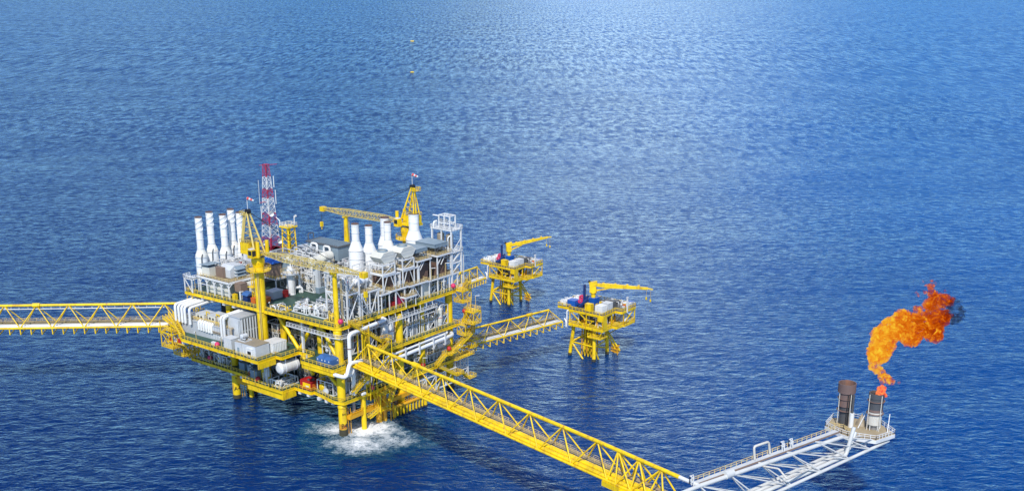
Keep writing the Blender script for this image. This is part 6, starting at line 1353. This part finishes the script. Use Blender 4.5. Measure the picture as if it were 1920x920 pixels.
# flame: a turbulent body of burning gas blown to the right
def pv(px, py, y): d = ray(px, py); k = y/d.y; return Vector((0, 0, CAM_H))+d*k
from mathutils import noise as MN
def gas(name, blobs, res, amp, seed, ylev=273.8):
    mbd = bpy.data.metaballs.new('gas'); mbd.resolution = res; mbd.render_resolution = res; mbd.threshold = .35
    mo = bpy.data.objects.new('gas', mbd); COL.objects.link(mo)
    for i, (px, py, r) in enumerate(blobs):
        e = mbd.elements.new(); e.co = pv(px, py, ylev+math.sin(i*2.3+seed)*1.0); e.radius = r/7.3*1.42
    bpy.context.view_layer.update(); dg = bpy.context.evaluated_depsgraph_get()
    me = bpy.data.meshes.new_from_object(mo.evaluated_get(dg)); bpy.data.objects.remove(mo)
    for v in me.vertices:
        n = MN.turbulence_vector(v.co*.8, 5, False)*.9+MN.noise_vector(v.co*.3)*.7
        v.co += n*amp
    me.name = name; me.polygons.foreach_set('use_smooth', [True]*len(me.polygons)); return me
fl_bl = [(1648, 660, 23), (1640, 672, 13), (1658, 642, 24), (1663, 626, 23), (1645, 625, 12), (1678, 616, 23), (1700, 624, 20), (1711, 632, 18), (1692, 596, 17), (1705, 604, 18), (1721, 604, 19),
         (1738, 612, 21), (1750, 622, 21), (1762, 600, 18), (1772, 590, 12), (1749, 585, 14), (1744, 570, 13), (1756, 562, 13), (1747, 551, 10), (1745, 538, 6.5), (1768, 566, 11), (1782, 565, 9), (1774, 556, 7), (1722, 582, 9), (1738, 596, 12),
         (1637, 684, 9), (1645, 692, 9), (1652, 700, 9), (1660, 706, 8), (1668, 713, 8), (1650, 709, 7), (1655, 716, 6)]
ft_bl = [(1650, 738, 7.5), (1657, 739, 7), (1654, 734, 7), (1651, 729, 5.5), (1659, 729, 5), (1655, 725, 4)]
def flame_mat(name, lo, mid_, hi, sc, alpha_k, stren, grad=True):
    m = bpy.data.materials.new(name); m.use_nodes = True; t = m.node_tree; t.nodes.clear()
    g = nd(t, 'ShaderNodeNewGeometry'); sp = nd(t, 'ShaderNodeSeparateXYZ'); t.links.new(g.outputs['Position'], sp.inputs[0])
    n = nd(t, 'ShaderNodeTexNoise'); n.inputs['Scale'].default_value = sc; n.inputs['Detail'].default_value = 8; n.inputs['Roughness'].default_value = .62; n.inputs['Distortion'].default_value = 1.3; t.links.new(g.outputs['Position'], n.inputs['Vector'])
    n2 = nd(t, 'ShaderNodeTexNoise'); n2.inputs['Scale'].default_value = sc*3.2; n2.inputs['Detail'].default_value = 6; n2.inputs['Roughness'].default_value = .7; n2.inputs['Distortion'].default_value = 2; t.links.new(g.outputs['Position'], n2.inputs['Vector'])
    f = mth(t, 'ADD', mth(t, 'MULTIPLY', n.outputs['Fac'], .68), mth(t, 'MULTIPLY', n2.outputs['Fac'], .42))
    f = mth(t, 'MULTIPLY', mth(t, 'SUBTRACT', f, .475), 5.2)
    lw = nd(t, 'ShaderNodeLayerWeight'); lw.inputs[0].default_value = .5
    if grad:   # cooler and redder as the gas burns out downwind
        q = nd(t, 'ShaderNodeMapRange'); q.inputs[1].default_value = 92; q.inputs[2].default_value = 112; q.inputs[3].default_value = .12; q.inputs[4].default_value = -.48; t.links.new(sp.outputs[0], q.inputs[0]); f = mth(t, 'ADD', f, q.outputs[0])
    cr = nd(t, 'ShaderNodeValToRGB'); e = cr.color_ramp; e.elements[0].position = .05; e.elements[0].color = (*lo, 1); e.elements[1].position = .85; e.elements[1].color = (*hi, 1); k = e.elements.new(.42); k.color = (*mid_, 1); t.links.new(f, cr.inputs[0])
    D = mth(t, 'MULTIPLY', mth(t, 'MAXIMUM', mth(t, 'SUBTRACT', mth(t, 'ADD', mth(t, 'MULTIPLY', n.outputs['Fac'], .5), mth(t, 'MULTIPLY', n2.outputs['Fac'], .5)), alpha_k), 0), 26)
    ab = nd(t, 'ShaderNodeVolumeAbsorption'); ab.inputs[0].default_value = (0, 0, 0, 1); t.links.new(D, ab.inputs[1])
    em = nd(t, 'ShaderNodeEmission'); t.links.new(cr.outputs[0], em.inputs[0]); t.links.new(mth(t, 'MULTIPLY', D, stren), em.inputs[1])
    ad = nd(t, 'ShaderNodeAddShader'); t.links.new(ab.outputs[0], ad.inputs[0]); t.links.new(em.outputs[0], ad.inputs[1])
    o = nd(t, 'ShaderNodeOutputMaterial'); t.links.new(ad.outputs[0], o.inputs['Volume']); return m
flm = Thing('flame', 'billowing orange and yellow flame blown to the right above the burning flare stack', 'flame', (94.5, 273.8, ZF+10.4), WF)
def gas_part(name, blobs, res, amp, seed, m, lab=None):
    me = gas(name, blobs, res, amp, seed)
    for v in me.vertices: v.co -= flm.b
    me.materials.clear(); me.materials.append(m); o = bpy.data.objects.new(name, me); COL.objects.link(o); o.parent = flm.e
    if lab: o['label'] = lab
gas_part('fireball', fl_bl, .22, .62, 0, flame_mat('flame_gas', (.22, .010, .0), (.85, .13, .002), (1.0, .66, .04), .62, .455, .92))
gas_part('root_flame', ft_bl, .16, .5, 1, flame_mat('flame_root', (.75, .03, .05), (.98, .16, .08), (1.0, .42, .10), .9, .34, 1.0, False), 'pinkish orange flame in the mouth of the stack')
# shreds of flame torn off the top
rnd = random.Random(5)
gas_part('flame_shreds', [(x+rnd.uniform(-1, 1), y, r) for x, y, r in ((1731, 529, 2.4), (1733, 548, 4), (1722, 552, 3.4), (1715, 548, 2.4), (1745, 526, 3.5), (1752, 531, 3.2), (1765, 548, 3.6), (1774, 546, 2.8), (1685, 717, 2.6), (1700, 583, 4), (1716, 575, 3.6), (1790, 560, 3), (1738, 534, 2.6))], .16, .5, 2, bpy.data.materials['flame_gas'])
# dark smoke puff
sm = bpy.data.materials.new('dark_smoke'); sm.use_nodes = True; t_ = sm.node_tree; t_.nodes.clear()
pv_ = nd(t_, 'ShaderNodeVolumePrincipled'); pv_.inputs['Color'].default_value = (.05, .045, .055, 1)
n_ = nd(t_, 'ShaderNodeTexNoise'); n_.inputs['Scale'].default_value = .8; n_.inputs['Detail'].default_value = 4; g_ = nd(t_, 'ShaderNodeNewGeometry'); t_.links.new(g_.outputs['Position'], n_.inputs['Vector'])
t_.links.new(mth(t_, 'MAXIMUM', mth(t_, 'MULTIPLY', mth(t_, 'SUBTRACT', n_.outputs['Fac'], .40), 2.8), 0), pv_.inputs['Density'])
o_ = nd(t_, 'ShaderNodeOutputMaterial'); t_.links.new(pv_.outputs[0], o_.inputs['Volume'])
blobs = [(1789+13*math.cos(a), 583+17*math.sin(a), 7.4+2.6*math.sin(a*.5+.3)) for a in [i*math.pi/7 for i in range(14)]]
me = gas('smoke', blobs, .2, .8, 0)
st_ = Thing('smoke_puff', 'dark translucent smoke ring drifting off the right side of the flame', 'smoke', tuple(pv(1791, 583, 273.8)), WF)
for v in me.vertices: v.co -= st_.b
me.materials.clear(); me.materials.append(sm); o = bpy.data.objects.new('smoke', me); COL.objects.link(o); o.parent = st_.e
# ---------------------------------------------------------------- small things
for i, (px, py, lab) in enumerate(((773, 78, 'farthest tiny yellow mooring buoy, high up on the open sea'), (773, 136, 'tiny yellow mooring buoy on the open sea below the farthest one'))):
    p = ground(px, py); k = (1.5, 1.1)[i]
    t = Thing('buoy', lab, 'buoy', tuple(p), WF); t.part('float', MB().lathe(p+Vector((-2.6*k, 0, .3)), [(0, 0), (.7*k, .3), (.9*k, 1.6*k), (.9*k, 3.6*k), (.7*k, 4.9*k), (0, 5.2*k)], 14, (1, 0, 0)), 'yellow'); t.part('marker', MB().box(p.x-.5, p.x+.5, p.y-.5, p.y+.5, .5, 2.2*k), 'dgrey')
lamps = [(-1.6, 57, ZM, 3.2, 'by the ribbed wall'), (-13.4, 53, ZM, 3.6, 'on the left middle deck railing'), (-13.4, 40, ZM, 4.4, 'in front of the grey cabinets'), (-3.2, 60, ZL, 3.6, 'on the left lower deck railing'), (-3.2, 49, ZL, 3.6, 'above the left leg on the lower deck railing'), (-6, 34, ZL, 4.2, 'left of the crane post on the lower deck'),
         (-2.4, 66.0, ZU, 4.6, 'on the left corner of the upper deck'), (-1.4, 29.4, ZU, 3.0, 'right of the near crane post on the upper deck'), (42.6, -.6, 41.6, 4.2, 'in front of the third brown box'), (50, -.4, 41.6, 4.4, 'in front of the last brown box'), (47.0, -1.2, ZU, 4.4, 'on the right upper deck railing'), (lb.x+2.2, lb.y, 29.6, 4.6, 'on the outermost landing of the stair tower'), (36, -1.9, ZL, 4.5, 'on the right lower deck railing'), (-6, 22, ZL, 3.0, 'by the lower deck corner under the white drum')]
lamps.pop(0)
for x, y, z, h, wh in lamps:
    t = Thing('deck_lamp', 'lamp post with tilted white head '+wh, 'lamp', (x, y, z), group='deck lamp posts on the platform')
    t.part('post', MB().bar((x, y, z), (x, y, z+h), .15), 'tanrail'); t.part('lamp_head', MB().bar((x, y, z+h), (x+.5, y-1.5, z+h+.25) if y < 5 else (x-1.2, y-1.0, z+h+.2), .3, .18), 'floodl')
for x, y, z, m, wh in ((-13.3, 42.4, ZM+1.2, 'pink', 'on the middle deck railing in front of the ribbed wall'), (53, -1.2, ZU+1.6, 'pink', 'at the right hand end of the upper deck railing'), (.3, -.9, ZU+1.7, 'pink', 'beside the front rest post'), (11, -2.4, ZL+1.5, 'pink', 'at the front of the lower deck under the bridge'), (-2.4, 61.5, ZL+1.7, 'pink', 'on the left lower deck'), (37, -1.0, ZL+1.5, 'red', 'on the right lower deck below the long pipes'), (48.6, -2.6, ZL+4.6, 'red', 'beside the lower flight of the right stair tower'), (19.5, -1.0, ZM+1.5, 'red', 'on the middle deck railing left of the tall vessel'), (-5.4, 33.2, ZL+1.2, 'red', 'under the small white control cabin'), (54, -5.2, ZM+5.2, 'red', 'behind the rails of the right stair tower')):
    t = Thing('hose_reel', f'round {"pinkish" if m=="pink" else "red"} hose reel cover '+wh, 'hose reel', (x, y, z-1), group='hose reels and round red covers on the platform')
    t.part('cover', MB().sphere((x, y, z), .85, 12, 8), m); t.part('stand', MB().bar((x, y, z-1.4), (x, y, z-.5), .3), 'dgrey')
for x, y, z, lab in ((6.4, -3.2, ZL+.9, 'white capsule life raft on the lower deck corner'), (8.6, -3.3, ZL+4.2, 'white capsule life raft higher up beside the front stairs')):
    t = Thing('life_raft', lab, 'life raft', (x, y, z)); t.part('shell', MB().vessel((x-.7, y, z), (x+.7, y, z), .5, 12), 'white'); t.part('cradle', MB().box(x-.5, x+.5, y-.3, y+.3, z-.9, z-.45), 'railyel')
t = cabinet('tan box beside the life raft on the front corner of the lower deck', .4, 2.4, -.9, .6, ZL, 1.4, 'tan', 'tan_box', 'box')

# ---------------------------------------------------------------- cable trays, hoses and loose gear
extra = [
 ('white pipe bundle along the deck edge left of the front frame', -.6, 3.4, 24.5, 31.5, ZU, 2.0, 201, 'p', 'railyel', 'duct', .9),
 ('small pumps standing at the open end of the green deck', 9.6, 13.6, 24, 30, ZU, 1.6, 202, 'pv', 'white', 'steel', .5),
 ('pipes and valves under the left module behind its columns', 6.6, 12.6, 51, 60, ZU, 4.8, 203, 'pvf', 'lgrey', 'steel', .9),
 ('steel pipework on the lower deck behind the red engine box', 5.2, 12.5, 8, 15.5, ZL, 6.5, 204, 'pvf', 'lgrey', 'duct', 1.1),
 ('pale machinery on the lower deck behind the grey blue boxes', 2.2, 9.5, 33, 45, ZL, 6.5, 205, 'pvf', 'lgrey', 'steel', .8),
 ('pale machinery at the far left inside the lower deck', 4.6, 10, 48, 66, ZL, 6.0, 206, 'pvf', 'lgrey', 'steel', .6),
 ('white pipe group under the hung gangway at the right of the middle deck', 30.5, 37.5, .4, 4.4, ZM, 8.0, 207, 'pf', 'white', 'duct', 2.2),
 ('white pipe group on the lower deck under the long pipes', 36, 42, 2, 9, ZL, 6.5, 208, 'pvf', 'white', 'duct', 1.2),
 ('white pipes on the roof between the two hood towers', 26.2, 28.8, 1, 8, 42.4, 4.6, 209, 'pf', 'white', 'duct', 1.8),
 ('white pipes and rails right behind the hood towers', 20, 34, 9.4, 13.6, 40, 9.0, 210, 'pvf', 'white', 'duct', 1.0),
 ('white pipework between the wide stacks and the flat coolers', 38, 50, 10.6, 14.0, 42, 7.0, 211, 'pvf', 'white', 'steel', 1.0),
 ('white pipes climbing the back of the white tower', 54.2, 58, 8.6, 11.6, ZU, 11, 212, 'pf', 'white', 'duct', 1.5)]
for a, b, c, d, e, z_, h_, s_, k_, m1, m2, dn in extra: S_(a, b, c, d, e, z_+.02, h_, s_, kinds=k_, m=m1, mp=m2, dens=dn)
